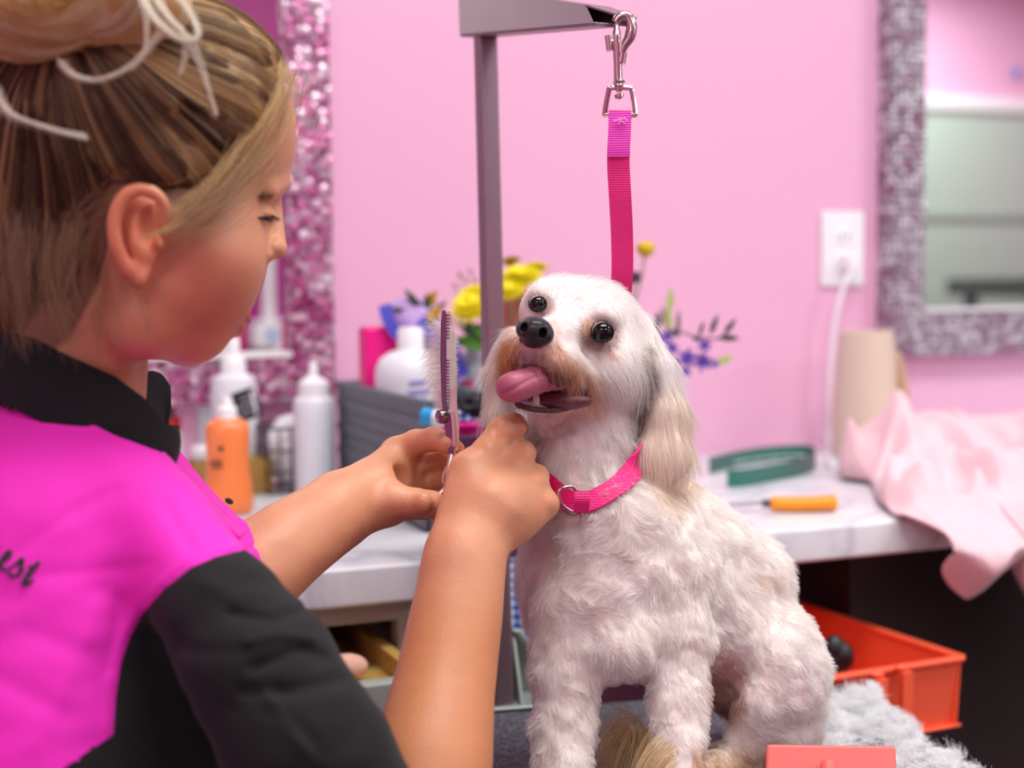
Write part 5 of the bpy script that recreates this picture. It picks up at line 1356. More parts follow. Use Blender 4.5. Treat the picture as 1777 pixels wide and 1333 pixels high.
# ---- head and neck
HS = Sculpt([-.37, -.27, .74], [-.11, .05, .99], .0016)
HS.ell((225, 195, .875), (262, 205, .074), 20)
HS.ell((420, 232, .885), (92, 130, .055), 40)
HS.ell((300, 400, .878), (165, 150, .066), 40)
HS.ell((375, 452, .862), (84, 100, .044), 30)
HS.cap((322, 566, .872), (250, 560, .835), 64, 64, 36)
HS.ell((334, 572, .882), (58, 60, .034), 24)
HS.cap((250, 545, .835), (235, 440, .830), 55, 50, 40)
HS.cap((462, 330, .868), (487, 318, .892), 20, 17, 20)
HS.ell((484, 372, .846), (26, 20, .016), 12, cut=True)
HS.cap((474, 352, .897), (479, 425, .886), 15, 18, 12)
HS.ell((480, 432, .880), (17, 18, .012), 8); HS.ell((463, 444, .872), (14, 11, .008), 6)
HS.ell((460, 373, .874), (18, 14, .012), 8)
HS.ell((372, 500, .874), (48, 60, .036), 30); HS.ell((335, 515, .864), (85, 80, .046), 44); HS.ell((383, 520, .892), (42, 58, .025), 26); 
# lips, laid on the front of the face
_fd = unit(np.array([.80, .10, .60])); _wd = unit(np.array([-.60, .12, .80]))
def front_pt(px, py, Z, w_, dep=0.0):
    o = q3(px, py, Z) + _wd * w_; t_ = np.linspace(.08, -.03, 300)[:, None]; p_ = o + _fd * t_; j = int(np.argmax(HS.val(np.clip(p_, s_lo(HS), s_hi(HS))) < 0)); r_ = p_[j] + _fd * dep; a_, b_ = cpix(r_[None]); return (float(a_[0]), float(b_[0]), float(r_[2]))
_up = [front_pt(350, 543, .868, w_, .0004) for w_ in np.linspace(-.014, .023, 7)]; _lw = [front_pt(350, 561, .868, w_, .0004) for w_ in np.linspace(-.011, .020, 7)]; _md = [front_pt(350, 552, .868, w_, .0022) for w_ in np.linspace(-.014, .023, 7)]
HS.chain([(*q_, r_) for q_, r_ in zip(_up, (3, 5.5, 7.5, 7, 7.5, 5.5, 3))], 5); HS.chain([(*q_, r_) for q_, r_ in zip(_lw, (3, 6, 8, 8.5, 8, 6, 3))], 5)
HS.chain([(*q_, 1.8) for q_ in _md], 3, cut=True)
LIPC = np.array([q3(*q_) for q_ in list(spline(_up, 26)) + list(spline(_lw, 26))])
# neck
HS.cap((120, 470, .885), (112, 720, .885), 140, 136, 40)
HS.cap((215, 560, .845), (165, 690, .868), 40, 38, 40)
# ear
HS.ell((240, 402, .8040), (38, 72, .0075), 6, rot=(0, 14, -6))
HS.ell((252, 398, .792), (22, 47, .012), 5, rot=(0, 0, -6), cut=True)
_hx = spline([(276, 398, .7975, 8), (286, 362, .7930, 9), (272, 338, .7900, 10.5), (248, 329, .7885, 11.5), (224, 335, .7880, 12), (206, 356, .7878, 12.5), (198, 388, .7882, 12.5), (201, 422, .7895, 12.5), (212, 450, .7925, 12), (224, 470, .7950, 12.5)], 30)
HS.chain([tuple(q_) for q_ in _hx], 4)
HS.chain([tuple(q_) for q_ in spline([(266, 352, .8010, 7), (242, 364, .7990, 7), (230, 395, .7988, 7), (232, 425, .7990, 8), (244, 446, .8005, 8)], 14)], 5)
HS.chain([(224, 466, .7960, 14), (240, 486, .7995, 12.5), (252, 472, .8020, 11)], 8)
HS.ell((276, 424, .8025), (9, 13, .006), 5)
HS.smooth(1)
hV, hQ = HS.mesh()
def hairline(X, Y):
    """>0 inside the hair"""
    xs = [-400, 60, 120, 175, 200, 235, 290, 330, 400, 440, 470, 505, 520]
    ys = [640, 630, 595, 490, 365, 322, 350, 385, 330, 265, 190, 120, 60]
    return np.interp(X, xs, ys) - Y
# ---- forearms and hands
def hand_sculpt(lo, hi, h=.0011): return Sculpt(lo, hi, h)
pa_, pb_ = box_of((600, 1520, .80), (1000, 690, 1.06), (600, 690, .80), (1000, 1520, 1.06), (600, 1520, 1.06), (1000, 690, 1.06))
R = Sculpt([-.12, .005, .80], [.055, .29, 1.07], .0014)
R.flow([(700, 1500, .835, 92), (738, 1380, .862, 96), (752, 1300, .880, 92), (778, 1150, .915, 76), (795, 1050, .935, 67), (806, 965, .948, 61)], 26, 22)
R.cap((806, 965, .948), (850, 880, .962), 56, 62, 30)
R.cap((795, 940, .950), (815, 815, .972), 44, 36, 24); R.cap((800, 950, .950), (850, 790, .980), 40, 31, 22); R.cap((815, 945, .952), (893, 812, .982), 38, 30, 20)
R.cap((830, 940, .954), (925, 842, .982), 36, 29, 20); R.cap((838, 940, .956), (944, 876, .980), 36, 27, 20)
R.ell((868, 880, .968), (74, 70, .017), 24)
# index: up under the dog's chin, then away
R.chain([(846, 786, .981, 29), (870, 750, .990, 25.5), (890, 740, .998, 25)], 8); R.chain([(890, 740, .998, 23.5), (897, 742, 1.018, 19), (890, 752, 1.036, 17), (880, 762, 1.046, 14)], 5)
R.chain([(893, 808, .982, 27), (905, 790, .990, 24), (909, 786, .998, 22)], 7); R.chain([(909, 786, .998, 21), (905, 790, 1.02, 19), (888, 795, 1.036, 17), (872, 798, 1.040, 14)], 5)
R.chain([(924, 838, .982, 27), (930, 828, .992, 23), (928, 828, 1.008, 21), (912, 830, 1.028, 18), (890, 832, 1.034, 15)], 6)
R.chain([(943, 874, .980, 26), (944, 868, .996, 21), (930, 868, 1.012, 18), (908, 868, 1.024, 16), (892, 866, 1.028, 13)], 6)
# thumb, gripping from the far side
R.chain([(792, 900, .962, 34), (800, 850, .985, 27), (822, 800, 1.012, 22), (850, 778, 1.034, 18), (862, 770, 1.044, 15)], 14)
# knuckle bumps and wrist bone
for (x, y, Z, r) in ((850, 784, .9725, 17), (893, 806, .9735, 16), (925, 838, .9735, 15), (945, 872, .9735, 15)): R.ell((x, y, Z), (r, r, .006), 12)
R.ell((843, 968, .9365), (18, 17, .006), 20)
for a, b_ in (((862, 812), (832, 900)), ((895, 840), (856, 910)), ((925, 865), (880, 920))): R.cap((*a, .9700), (*b_, .9520), 5, 4, 10)
def skin_relief(Sx, a):
    gx, gy, gz = np.meshgrid(Sx.ax[0], Sx.ax[1], Sx.ax[2], indexing='ij'); nr = np.abs(Sx.d) < .007
    q_ = np.stack([gx[nr], gy[nr], gz[nr]], 1); a = a * (1 - .75 * ss(cpix(q_)[1], 930, 1010)); Sx.d[nr] += (noise3(q_, 70) * a + noise3(q_, 150) * a * .4).astype(np.float32)
# creases of wrist and finger joints
for a, b_, Z0, Z1, r_ in (((764, 958), (848, 986), .9290, .9270, 1.6), ((858, 742), (872, 762), .9795, .9780, 1.4), ((884, 722), (902, 744), .9880, .9900, 1.4), ((898, 792), (914, 806), .9860, .9850, 1.3)): R.cap((*a, Z0), (*b_, Z1), r_, r_, 5, cut=True)
skin_relief(R, .00045)
R.smooth(1)
rV, rQ = R.mesh()
Lh = Sculpt([-.22, .015, .90], [.0, .17, 1.11], .0014)
Lh.flow([(420, 1010, .925, 80), (500, 945, .950, 66), (560, 905, .975, 56), (598, 878, .992, 52)], 26, 14)
Lh.cap((598, 878, .992), (650, 850, 1.005), 52, 52, 30)
Lh.cap((630, 850, 1.005), (690, 790, 1.035), 42, 30, 20); Lh.cap((640, 850, 1.008), (704, 815, 1.042), 40, 29, 18)
Lh.cap((640, 865, 1.010), (708, 848, 1.044), 40, 27, 18); Lh.cap((640, 880, 1.008), (705, 878, 1.040), 36, 24, 18)
Lh.ell((668, 880, 1.000), (46, 36, .014), 20)
Lh.ell((702, 838, 1.010), (26, 34, .012), 14, cut=True)
Lh.chain([(688, 785, 1.036, 27), (722, 768, 1.030, 22), (752, 762, 1.020, 20.5), (775, 768, 1.008, 18.5), (792, 780, 1.012, 15)], 9)
Lh.chain([(706, 812, 1.044, 25), (745, 798, 1.046, 21), (775, 792, 1.036, 19), (795, 800, 1.022, 16)], 8)
Lh.chain([(709, 848, 1.046, 24), (748, 836, 1.050, 20), (778, 832, 1.040, 18), (790, 842, 1.024, 15)], 8)
Lh.chain([(706, 882, 1.040, 22), (738, 884, 1.046, 18), (762, 880, 1.040, 16), (776, 876, 1.026, 13.5)], 8)
Lh.chain([(640, 880, .992, 40), (682, 868, .990, 29), (722, 872, .988, 23), (750, 876, .992, 21.5), (772, 880, 1.002, 17)], 14)
Lh.ell((735, 872, .979), (16, 18, .005), 8)
skin_relief(Lh, .0004)
Lh.smooth(1)
lV, lQ = Lh.mesh()
# ---- torso under the smock
Tt = Sculpt([-.46, -.03, .70], [-.02, .36, 1.10], .004)
def torso(Sx, g):
    Sx.cap((118, 760, .880), (385, 1062, .800), 122 + g, 92 + g, 50)
    Sx.cap((118, 760, .880), (250, 860, 1.00), 122 + g, 95 + g, 50)
    Sx.cap((40, 960, .855), (60, 1480, .830), 245 + g, 270 + g, 60)
    Sx.cap((235, 1010, .880), (300, 1480, .865), 190 + g, 215 + g, 60)
    Sx.cap((368, 1012, .925), (425, 1220, .940), 120 + g, 128 + g, 50)
torso(Tt, -12)
Tt.chain([(395, 1085, .795, 84), (560, 1370, .770, 96), (690, 1500, .830, 88)], 30)
tV, tQ = Tt.mesh()
bV, bQ = join_parts([(hV, hQ), (rV, rQ), (lV, lQ), (tV, tQ)])
PX, PY = cpix(bV)
c = np.tile(np.array(cS), (len(bV), 1))
c = mixc(c, cS2, np.clip(noise3(bV, 60) * .5 + .4, 0, 1) * .6)
c = mixc(c, lin('C78256'), ss(PY, 960, 1120) * (PX > 600)); nh = len(hV); hx, hy = PX[:nh], PY[:nh]; hc_ = c[:nh]
hc_ = mixc(hc_, cRed, .60 * ss(-dist2(hx, hy, 330, 520, 170, 150), -1.1, -.2))       # red bounce from the smock, painted onto cheek and jaw
hc_ = mixc(hc_, lin('E8805E'), .6 * ss(-dist2(hx, hy, 235, 400, 60, 95), -1.1, -.7))  # ear
_ld = np.min(np.linalg.norm(hV[:, None, :] - LIPC[None], axis=2), axis=1); hc_ = mixc(hc_, lin('BE5E5C'), .6 * ss(-_ld, -.0042, -.0024))
inh = ss(hairline(hx, hy), -6, 14) * ((hV[:, 2] > .806) | (hx < 185) | (hx > 292) | (hy < 322))
hc_ = mixc(hc_, lin('7A5238'), inh)
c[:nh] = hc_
n1, n2 = nh, nh + len(rV)
for (x, y, r) in ((868, 752, 22), (905, 792, 18), (930, 830, 16), (948, 868, 16)): c[n1:n2] = mixc(c[n1:n2], lin('E08A66'), .5 * ss(-np.hypot(PX[n1:n2] - x, PY[n1:n2] - y), -r, -r * .3))
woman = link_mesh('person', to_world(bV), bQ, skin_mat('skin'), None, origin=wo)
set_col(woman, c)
tag(woman, 'woman groomer in a magenta smock with black sleeves, blonde bun, holding scissors', 'person')
# eyebrow, lashes
def hairs(name, pts, rad, m, parent, col=None, tip=.3): return strands(name, np.asarray(pts), rad, m, parent, col, tip)
HM = attr_mat('human_hair', rough=.42, spec=.5, trans_hair=.12)
br = []
for k in range(420):
    u = rng.random(); b0 = hit(HS, 436 + u * 62, 352 - u * 26 + rng.normal() * (3.6 - 1.2 * u), .78, .96)
    if b0 is None: continue
    g = HS.grad(b0[None])[0]; d = unit(np.array([-.8, -.05, 0]) + .25 * g + rng.normal(size=3) * .12)
    br.append([b0 + d * .0065 * t_ + g * .0012 * math.sin(t_ * 2) for t_ in np.linspace(0, 1, 4)])
hairs('eyebrow', br, .00014, HM, woman, np.tile(lin('5E4130'), (len(br), 1)))
lsh = []
for k in range(90):
    u = rng.random(); b0 = hit(HS, 446 + u * 30, 378 - u * 3 + rng.normal() * 1.0, .78, .96)
    if b0 is None: continue
    g = HS.grad(b0[None])[0]; d = unit(np.array([.6, .35, -.1]) + rng.normal(size=3) * .12 + .5 * g); lsh.append([b0 + d * .0055 * t_ for t_ in np.linspace(0, 1, 4)])
hairs('eyelash', lsh, .00015, HM, woman, np.tile(lin('2E201C'), (len(lsh), 1)))
# ---- scalp hair: a shell over the skull and combed strands to the bun
HH = Sculpt([-.42, -.33, .72], [-.11, .02, 1.0], .0020)
HH.ell((222, 188, .875), (272, 218, .080), 20)
HH.ell((405, 195, .882), (98, 128, .060), 40)
HH.cap((130, 330, .872), (70, 500, .878), 150, 128, 50)
HH.ell((300, 300, .870), (120, 90, .062), 40)
HH.smooth(1)
scV, scQ = HH.mesh()
X, Y = cpix(scV); keep = hairline(X, Y) > -4
keep &= ~((np.abs(X - 240) < 52) & (np.abs(Y - 405) < 90) & (scV[:, 2] < .84))
kq = keep[scQ].all(1); ids = np.unique(scQ[kq]); rm = -np.ones(len(scV), int); rm[ids] = np.arange(len(ids))
cap_col = np.tile(np.array(lin('7D5A40')), (len(ids), 1))
scp = scV[ids]
cap_o = link_mesh('hair', to_world(scp), rm[scQ[kq]], attr_mat('scalp_hair', rough=.6, bump=.5, bscale=500), woman)
hair_o = cap_o
def hair_tint(p, X, Y):
    st = np.clip(noise3(p * [1, .6, 1], 210) * 1.5 + noise3(p, 90) * .6 + .42, 0, 1)
    c = mixc(np.tile(np.array(lin('5C3D2C')), (len(X), 1)), lin('D6AE78'), st)
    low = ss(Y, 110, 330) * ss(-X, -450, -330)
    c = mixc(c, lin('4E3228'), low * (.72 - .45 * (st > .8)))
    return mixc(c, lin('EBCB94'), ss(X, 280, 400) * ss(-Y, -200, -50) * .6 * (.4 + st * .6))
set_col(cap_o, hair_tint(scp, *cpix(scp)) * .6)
BUN = q3(110, 10, .790)
p, nn = sample_surface(scp, rm[scQ[kq]], 42000)
k = nn[:, 2] < .5; p = p[k]; nn = nn[k]
cur = p.copy(); path = [cur.copy()]; SEG = 14; stepl = .009
for i in range(SEG - 1):
    tgt = BUN - cur; dd = np.linalg.norm(tgt, axis=1)
    g = HH.grad(cur); d = unit(tgt); d[:, 1] -= .0; d = d - g * (d * g).sum(1)[:, None]
    # sweep backwards round the temple rather than straight up
    d = unit(unit(d) + noise_vec(cur, 30) * .16 + np.array([-.10, 0, 0]))
    nx = cur + d * stepl * np.clip(dd / .03, 0, 1)[:, None]
    dv = HH.val(nx); off = .0008 + .0060 * np.clip(noise3(p, 110), 0, 1)
    nx = nx - HH.grad(nx) * (dv - off)[:, None]
    cur = nx; path.append(cur.copy())
pts = np.stack(path, 1)
X, Y = cpix(p)
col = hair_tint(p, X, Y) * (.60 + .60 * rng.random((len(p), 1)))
strands('combed_hair', pts, .00011, HM, cap_o, np.clip(col, 0, 1), tip=.7)
# fine fringe along the hairline, falling to temple and ear, and the nape
def wisps(name, specs, n, rad, colr, spread=.004, seg=16):
    out = []; cl = []
    for (ctrl, m_) in specs:
        for j in range(int(n * m_)):
            off = rng.normal(size=3) * spread; o2 = rng.normal(size=3) * spread * .8
            sp_ = spline([q3(*c_) for c_ in ctrl], seg); t_ = np.linspace(0, 1, seg)[:, None]
            out.append(sp_ + off * (1 - t_) + o2 * t_); cl.append(np.array(colr) * (.8 + .35 * rng.random()))
    return strands(name, np.array(out), rad, HM, hair_o, np.clip(np.array(cl), 0, 1), .5)
GOLD, PALE, DKB = lin('D8B47A'), lin('FFF6E2'), lin('8A6446')
wisps('temple_wisp', [
    ([(500, 120, .862), (470, 200, .842), (400, 300, .822), (330, 370, .808), (285, 400, .794), (245, 418, .790)], 1.0),
    ([(508, 130, .868), (485, 230, .850), (430, 300, .832), (370, 350, .815), (320, 385, .803)], .9),
    ([(490, 110, .860), (465, 190, .840), (410, 260, .824), (360, 320, .812), (300, 370, .800)], 1.2)], 22, .00012, GOLD, .0022)
wisps('temple_wisp', [
    ([(500, 140, .862), (480, 220, .848), (440, 290, .832), (395, 335, .818), (340, 380, .805), (300, 400, .801)], 1.2),
    ([(440, 260, .830), (400, 320, .815), (340, 360, .806), (290, 372, .803)], 1.2),
    ([(420, 330, .824), (370, 375, .812), (320, 392, .806), (280, 400, .800)], .7)], 60, .00010, lin('A98660'), .0085)
wisps('nape_wisp', [
    ([(205, 345, .802), (150, 380, .800), (120, 450, .795), (130, 540, .796)], .8),
    ([(190, 420, .800), (170, 500, .796), (190, 580, .796), (200, 610, .797)], .25),
    ([(100, 400, .785), (90, 500, .780), (120, 590, .784)], 1.0), ([(30, 400, .785), (30, 500, .780), (50, 590, .784)], 1.2),
    ([(232, 480, .802), (245, 540, .800), (262, 590, .800)], .12)], 90, .00011, DKB, .0075)
# bun
Bn = Sculpt([-.42, -.34, .70], [-.14, -.15, .88], .0022)
Bn.ell((105, -40, .800), (205, 128, .056), 20, rot=(0, 0, -6)); Bn.ell((40, 0, .785), (120, 95, .045), 30); Bn.ell((230, 5, .800), (90, 62, .034), 30)
Bn.smooth(1); bnV, bnQ = Bn.mesh()
bun = link_mesh('hair_bun', to_world(bnV), bnQ, attr_mat('bun_hair', rough=.5, bump=.4, bscale=300), woman)
set_col(bun, np.tile(np.array(lin('FFCE80')), (len(bnV), 1)))
p, nn = sample_surface(bnV, bnQ, 26000)
X, Y = cpix(p); cen = q3(110, -30, .80)
cur = p.copy(); path = [cur.copy()]
for i in range(13):
    g = Bn.grad(cur); ax_ = unit(np.array([.18, .35, -1.0])); d = np.cross(ax_, cur - cen); d = unit(d - g * (d * g).sum(1)[:, None])
    d = unit(d + noise_vec(p, 18) * .35); nx = cur + d * .0085; dv = Bn.val(nx); nx = nx - Bn.grad(nx) * (dv - .0012 - .003 * np.clip(noise3(p, 60), 0, 1))[:, None]; cur = nx; path.append(cur.copy())
_r = np.linalg.norm((p - cen) * [1, 1.25, .6], axis=1); rk = np.stack([_r * 520, np.arctan2(p[:, 1] - cen[1], p[:, 0] - cen[0]) * 1.6, _r * 0], 1)
st_ = np.clip(noise3(rk, 1.0) * .9 + .5 + .3 * noise3(rk * [3, 1, 1], 1.0), 0, 1)
col = mixc(mixc(np.tile(np.array(lin('F3C98A')), (len(p), 1)), lin('FFEFC6'), ss(st_, .5, 1)), lin('C7924F'), ss(-st_, -.35, 0) * .8) * (.8 + .3 * rng.random((len(p), 1)))
strands('bun_strands', np.stack(path, 1), .00014, HM, bun, np.clip(col, 0, 1), .8)
# loose loops of pale hair
wisps('loose_loop', [
    ([(240, -20, .765), (262, 25, .758), (300, 62, .756), (332, 72, .757), (343, 55, .758), (325, 15, .762), (290, -20, .768)], 1.0),
    ([(262, -20, .766), (285, 20, .760), (318, 55, .757), (330, 66, .757)], .8),
    ([(105, 105, .770), (130, 130, .764), (170, 138, .762), (215, 122, .762), (255, 88, .762), (278, 55, .762)], .8),
    ([(245, -10, .766), (254, 40, .764), (250, 90, .768), (228, 118, .772)], .9),
    ([(-10, 150, .760), (15, 195, .758), (60, 215, .760), (110, 230, .764), (150, 238, .772)], 1.4),
    ([(330, 70, .757), (350, 115, .766), (365, 165, .775), (375, 200, .784)], .5),
    ([(322, 72, .757), (318, 110, .766), (310, 130, .776)], .5)], 40, .00012, PALE, .0012)
# flyaways around the outline of the head
fl = []
for k in range(420):
    i = rng.integers(len(scp)); p0 = scp[i]; g = HH.grad(p0[None])[0]
    if abs(g[2]) > .75: continue
    d = unit(BUN - p0); cur = p0.copy(); s_ = [cur]
    for j in range(9): d = unit(d + .06 * g + rng.normal(size=3) * .10); cur = cur + d * .0055; s_.append(cur)
    fl.append(s_)
strands('flyaway_hair', np.array(fl), .00008, HM, hair_o, np.tile(lin('E0C79A'), (len(fl), 1)), .4)

# ---- smock: one cloth volume, magenta body
def wrinkle(Sx, segs, amp):
    gx, gy, gz = np.meshgrid(Sx.ax[0], Sx.ax[1], Sx.ax[2], indexing='ij'); near = np.abs(Sx.d) < .016
    q_ = np.stack([gx[near], gy[near], gz[near]], 1); X, Y = cpix(q_); v = 0
    for (pts_, wd, am) in segs:
        dd = seg_d(X, Y, pts_); v = v + am * np.exp(-(dd / wd) ** 2)
    Sx.d[near] += (v * .001 + (noise3(q_, 22) * .0016 + noise3(q_ * [1, 1.8, 1], 48) * .0007) * amp).astype(np.float32)
SM = Sculpt([-.47, .0, .66], [.02, .40, 1.12], .0022)
torso(SM, 0)
SM.cap((112, 640, .886), (114, 470, .886), 138, 160, 5, cut=True)   # neck opening
SM.chain([(395, 1078, .800, 112), (448, 1158, .786, 124), (520, 1290, .775, 132), (590, 1420, .790, 128), (650, 1500, .815, 116)], 34)
SM.cap((548, 1318, .776), (640, 1480, .81), 136, 124, 3)
SEAM = np.array([(446, 948), (420, 955), (375, 966), (330, 986), (285, 1022), (250, 1062), (226, 1105), (210, 1152), (201, 1210), (197, 1276), (150, 1306), (100, 1342), (20, 1400), (-120, 1480)])
wrinkle(SM, [([(190, 735), (250, 800), (420, 900)], 10, -1.0), ([(30, 960), (110, 900), (200, 850)], 12, .9), ([(60, 1000), (180, 990), (260, 980)], 12, .7),
             ([(290, 880), (330, 950)], 14, 1.4), ([(330, 850), (400, 930)], 12, 1.3), ([(380, 880), (450, 950)], 12, 1.0), ([(40, 1090), (160, 1140), (200, 1230)], 22, 1.2), ([(0, 1180), (110, 1240)], 22, 1.2),
             ([(170, 1060), (120, 1180), (60, 1290)], 26, -1.3), ([(210, 1040), (190, 1160)], 12, 1.6),
             ([tuple(q_) for q_ in SEAM[:10]], 4, 1.6), ([(q_[0] - 12, q_[1] - 6) for q_ in SEAM[1:10]], 8, -.9),
             ([(530, 1062), (470, 1078), (400, 1066)], 11, 3.0), ([(560, 1142), (520, 1130), (440, 1160)], 12, 3.0), ([(545, 1108), (490, 1100), (430, 1112)], 9, -2.2), ([(590, 1182), (500, 1202), (420, 1198)], 13, 3.2), ([(460, 1200), (500, 1260), (560, 1333)], 12, -2.6),
             ([(230, 1160), (300, 1210), (400, 1230)], 18, 1.6), ([(350, 1010), (400, 1030), (460, 1030)], 16, -1.4), ([(480, 1235), (540, 1290), (560, 1350)], 14, 2.2), ([(260, 1100), (340, 1130), (420, 1130)], 14, 1.5)], 1.0)
smV, smQ = SM.mesh()
col_y = lambda X: np.interp(X, [-400, 0, 100, 200, 283, 330, 420], [600, 676, 726, 776, 806, 770, 800]) - 20
near_ = smV[:, 2] < .93; sn = snap_y(smV, col_y, 5); smV = np.where(near_[:, None], sn, smV)
X, Y = cpix(smV)
keep = (Y > col_y(X) - .5) | ~near_
keep &= ~((Y < 640) & (X < 300) & (smV[:, 2] > .9))
def cloth(name, c, rough=.75, sheen=.3, bs=900, tint=(1, 1, 1)):
    m, n, l, b = nodes_mat(name); b.inputs['Base Color'].default_value = (*lin(c), 1); b.inputs['Roughness'].default_value = rough; b.inputs['Sheen Weight'].default_value = sheen; b.inputs['Sheen Tint'].default_value = (*tint, 1)
    tc = n.new('ShaderNodeTexCoord'); w1 = n.new('ShaderNodeTexNoise'); w1.inputs['Scale'].default_value = bs; w1.inputs['Detail'].default_value = 3; l.new(tc.outputs['Object'], w1.inputs['Vector'])
    bp = n.new('ShaderNodeBump'); bp.inputs['Strength'].default_value = .35; bp.inputs['Distance'].default_value = .0005; l.new(w1.outputs['Fac'], bp.inputs['Height']); l.new(bp.outputs[0], b.inputs['Normal'])
    return m
M_smock = cloth('magenta_poplin', 'F01EBE', tint=(1, .4, .9)); M_blk = cloth('black_stretch_cotton', '08080A', rough=.9, sheen=.05)
# nearest point on the seam: signed side, and snap its vertices onto it
def seam_side(X, Y):
    best = np.full(X.shape, 1e9); sg = np.ones(X.shape); nx = np.zeros((len(X), 2))
    for q0_, q1_ in zip(SEAM[:-1], SEAM[1:]):
        d_ = q1_ - q0_; t_ = np.clip(((X - q0_[0]) * d_[0] + (Y - q0_[1]) * d_[1]) / (d_ @ d_), 0, 1); cx = q0_[0] + t_ * d_[0]; cy = q0_[1] + t_ * d_[1]
        dd = np.hypot(X - cx, Y - cy); u_ = dd < best; best[u_] = dd[u_]; sg[u_] = np.sign((X - q0_[0]) * d_[1] - (Y - q0_[1]) * d_[0])[u_]; nx[u_, 0] = cx[u_]; nx[u_, 1] = cy[u_]
    return best, sg, nx
fr = smV[:, 2] < .865
bd, sg, nx = seam_side(X, Y); m_ = fr & (bd < 4.0)
smV[m_, 0] = (nx[m_, 0] - W / 2) * smV[m_, 2] / F; smV[m_, 1] = (nx[m_, 1] - H / 2) * smV[m_, 2] / F
fc_ = smV[smQ].mean(1); fX, fY = cpix(fc_); _, fs, _ = seam_side(fX, fY)
is_sl = ((fs > 0) & (fc_[:, 2] < .868 + .10 * ss(fY, 1080, 1200)) & (fY > 950 + np.clip(fX - 450, 0, 100) * .75)) | ((fX > 545) & (fY > 1120))
okf = keep[smQ].all(1)
def part_mesh(sel):
    q_ = smQ[sel]; ids = np.unique(q_); rm = -np.ones(len(smV), int); rm[ids] = np.arange(len(ids)); return smV[ids], rm[q_]
v1, q1 = part_mesh(okf & ~is_sl); v2, q2 = part_mesh(okf & is_sl)
smk = link_mesh('smock', to_world(v1), q1, M_smock, woman); smk['label'] = 'magenta smock'
so_ = link_mesh('sleeve', to_world(v2), q2, M_blk, woman); so_['label'] = 'black short sleeve'
# front placket edge, standing behind the collar, with its snap
def sheet(name, rows, m, parent, th=.0018, sub=1):
    """rows: list of lists of (px,py,Z)"""
    nr, nc = len(rows), 24; G = []
    R2 = [spline(r_, nc) for r_ in rows]; R2 = np.array(R2); G = np.array([spline(R2[:, j], nr * 5) for j in range(nc)]).transpose(1, 0, 2)
    a, b_ = G.shape[:2]; v = np.array([P(*q_) for q_ in G.reshape(-1, 3)])
    f = [[i * b_ + j, i * b_ + j + 1, (i + 1) * b_ + j + 1, (i + 1) * b_ + j] for i in range(a - 1) for j in range(b_ - 1)]
    o = MB().add(v, f).obj(name, m, parent); so = o.modifiers.new('t', 'SOLIDIFY'); so.thickness = th; so.offset = 0; return o
sheet('placket', [[(278, 728, .955), (300, 768, .955), (335, 815, .95), (372, 858, .945), (430, 915, .935)],
                  [(268, 765, .93), (300, 805, .925), (335, 842, .92), (372, 876, .915), (425, 925, .91)],
                  [(262, 800, .905), (300, 828, .90), (340, 852, .895), (372, 884, .89), (415, 935, .885)]], M_smock, smk)
MB().lathe(P(397, 871, .912), [(.0026, 0), (.0029, .0008), (.0022, .0014)], 20, ax=CR @ np.array([.5, .8, .35])).obj('snap_button', M_blk, smk)
# ---- black stand collar
CLr = Sculpt([-.40, -.05, .72], [-.14, .12, 1.02], .0018)
CLr.cap((112, 640, .886), (112, 800, .884), 150, 172, 20)
CLr.cap((140, 700, .872), (232, 785, .862), 128, 70, 40)
CLr.cap((200, 640, .868), (250, 760, .868), 66, 60, 30)
CLr.smooth(1)
clV, clQ = CLr.mesh()
ctop = lambda X: np.interp(X, [-300, 0, 60, 130, 200, 250, 290], [520, 566, 588, 622, 654, 690, 738])
cbot = lambda X: np.interp(X, [-300, 0, 100, 200, 283, 300], [620, 688, 740, 790, 818, 824]) + 8
clV = snap_y(snap_y(clV, ctop, 4), cbot, 4); X, Y = cpix(clV)
keep = (Y > ctop(X) - .5) & (Y < cbot(X) + .5) & (clV[:, 2] < .92)
kq = keep[clQ].all(1); ids2 = np.unique(clQ[kq]); rm2 = -np.ones(len(clV), int); rm2[ids2] = np.arange(len(ids2))
co = link_mesh('collar', to_world(clV[ids2]), rm2[clQ[kq]], M_blk, smk); so = co.modifiers.new('t', 'SOLIDIFY'); so.thickness = .003; so.offset = -1
co['label'] = 'black stand collar'
sheet('collar_tip', [[(248, 650, .955), (262, 645, .96), (280, 652, .965), (294, 672, .965)], [(252, 690, .945), (268, 700, .95), (284, 705, .955), (297, 708, .955)], [(262, 730, .935), (275, 738, .94), (286, 738, .945), (291, 735, .945)]], M_blk, smk, th=.003)
# embroidery, three script letters stitched on the back
def stitch_letter(paths, m, parent):
    mb = MB()
    for pts_, r_ in paths:
        sp_ = spline([(x, y, .70) for x, y in pts_], 30); rr_ = np.interp(np.linspace(0, 1, 30), np.linspace(0, 1, len(r_)), r_)
        cs_ = np.array([q3(*q_) for q_ in sp_])
        for i in range(len(cs_)):
            d = unit(cs_[i]); a = .70
            z_ = np.linspace(.68, .90, 200); pr = np.array([q3(sp_[i][0], sp_[i][1], zz) for zz in z_]); dv = SM.val(pr); j = np.argmax(dv < 0); cs_[i] = pr[max(j - 1, 0)] if dv.min() < 0 else pr[60]
        mb.tube(to_world(cs_), rr_ * .80 / F, 8, up=CR[:, 2])
    return mb.obj('embroidered_letter', m, parent)
M_thr = cloth('black_thread', '1A1418', rough=.6)
stitch_letter([([(-14, 985), (2, 976), (16, 966), (19, 958), (14, 957), (5, 968), (1, 980), (4, 988), (14, 988), (22, 982)], [2, 2, 3, 2.5, 3, 4, 4, 3.5, 2.5, 2])], M_thr, smk)
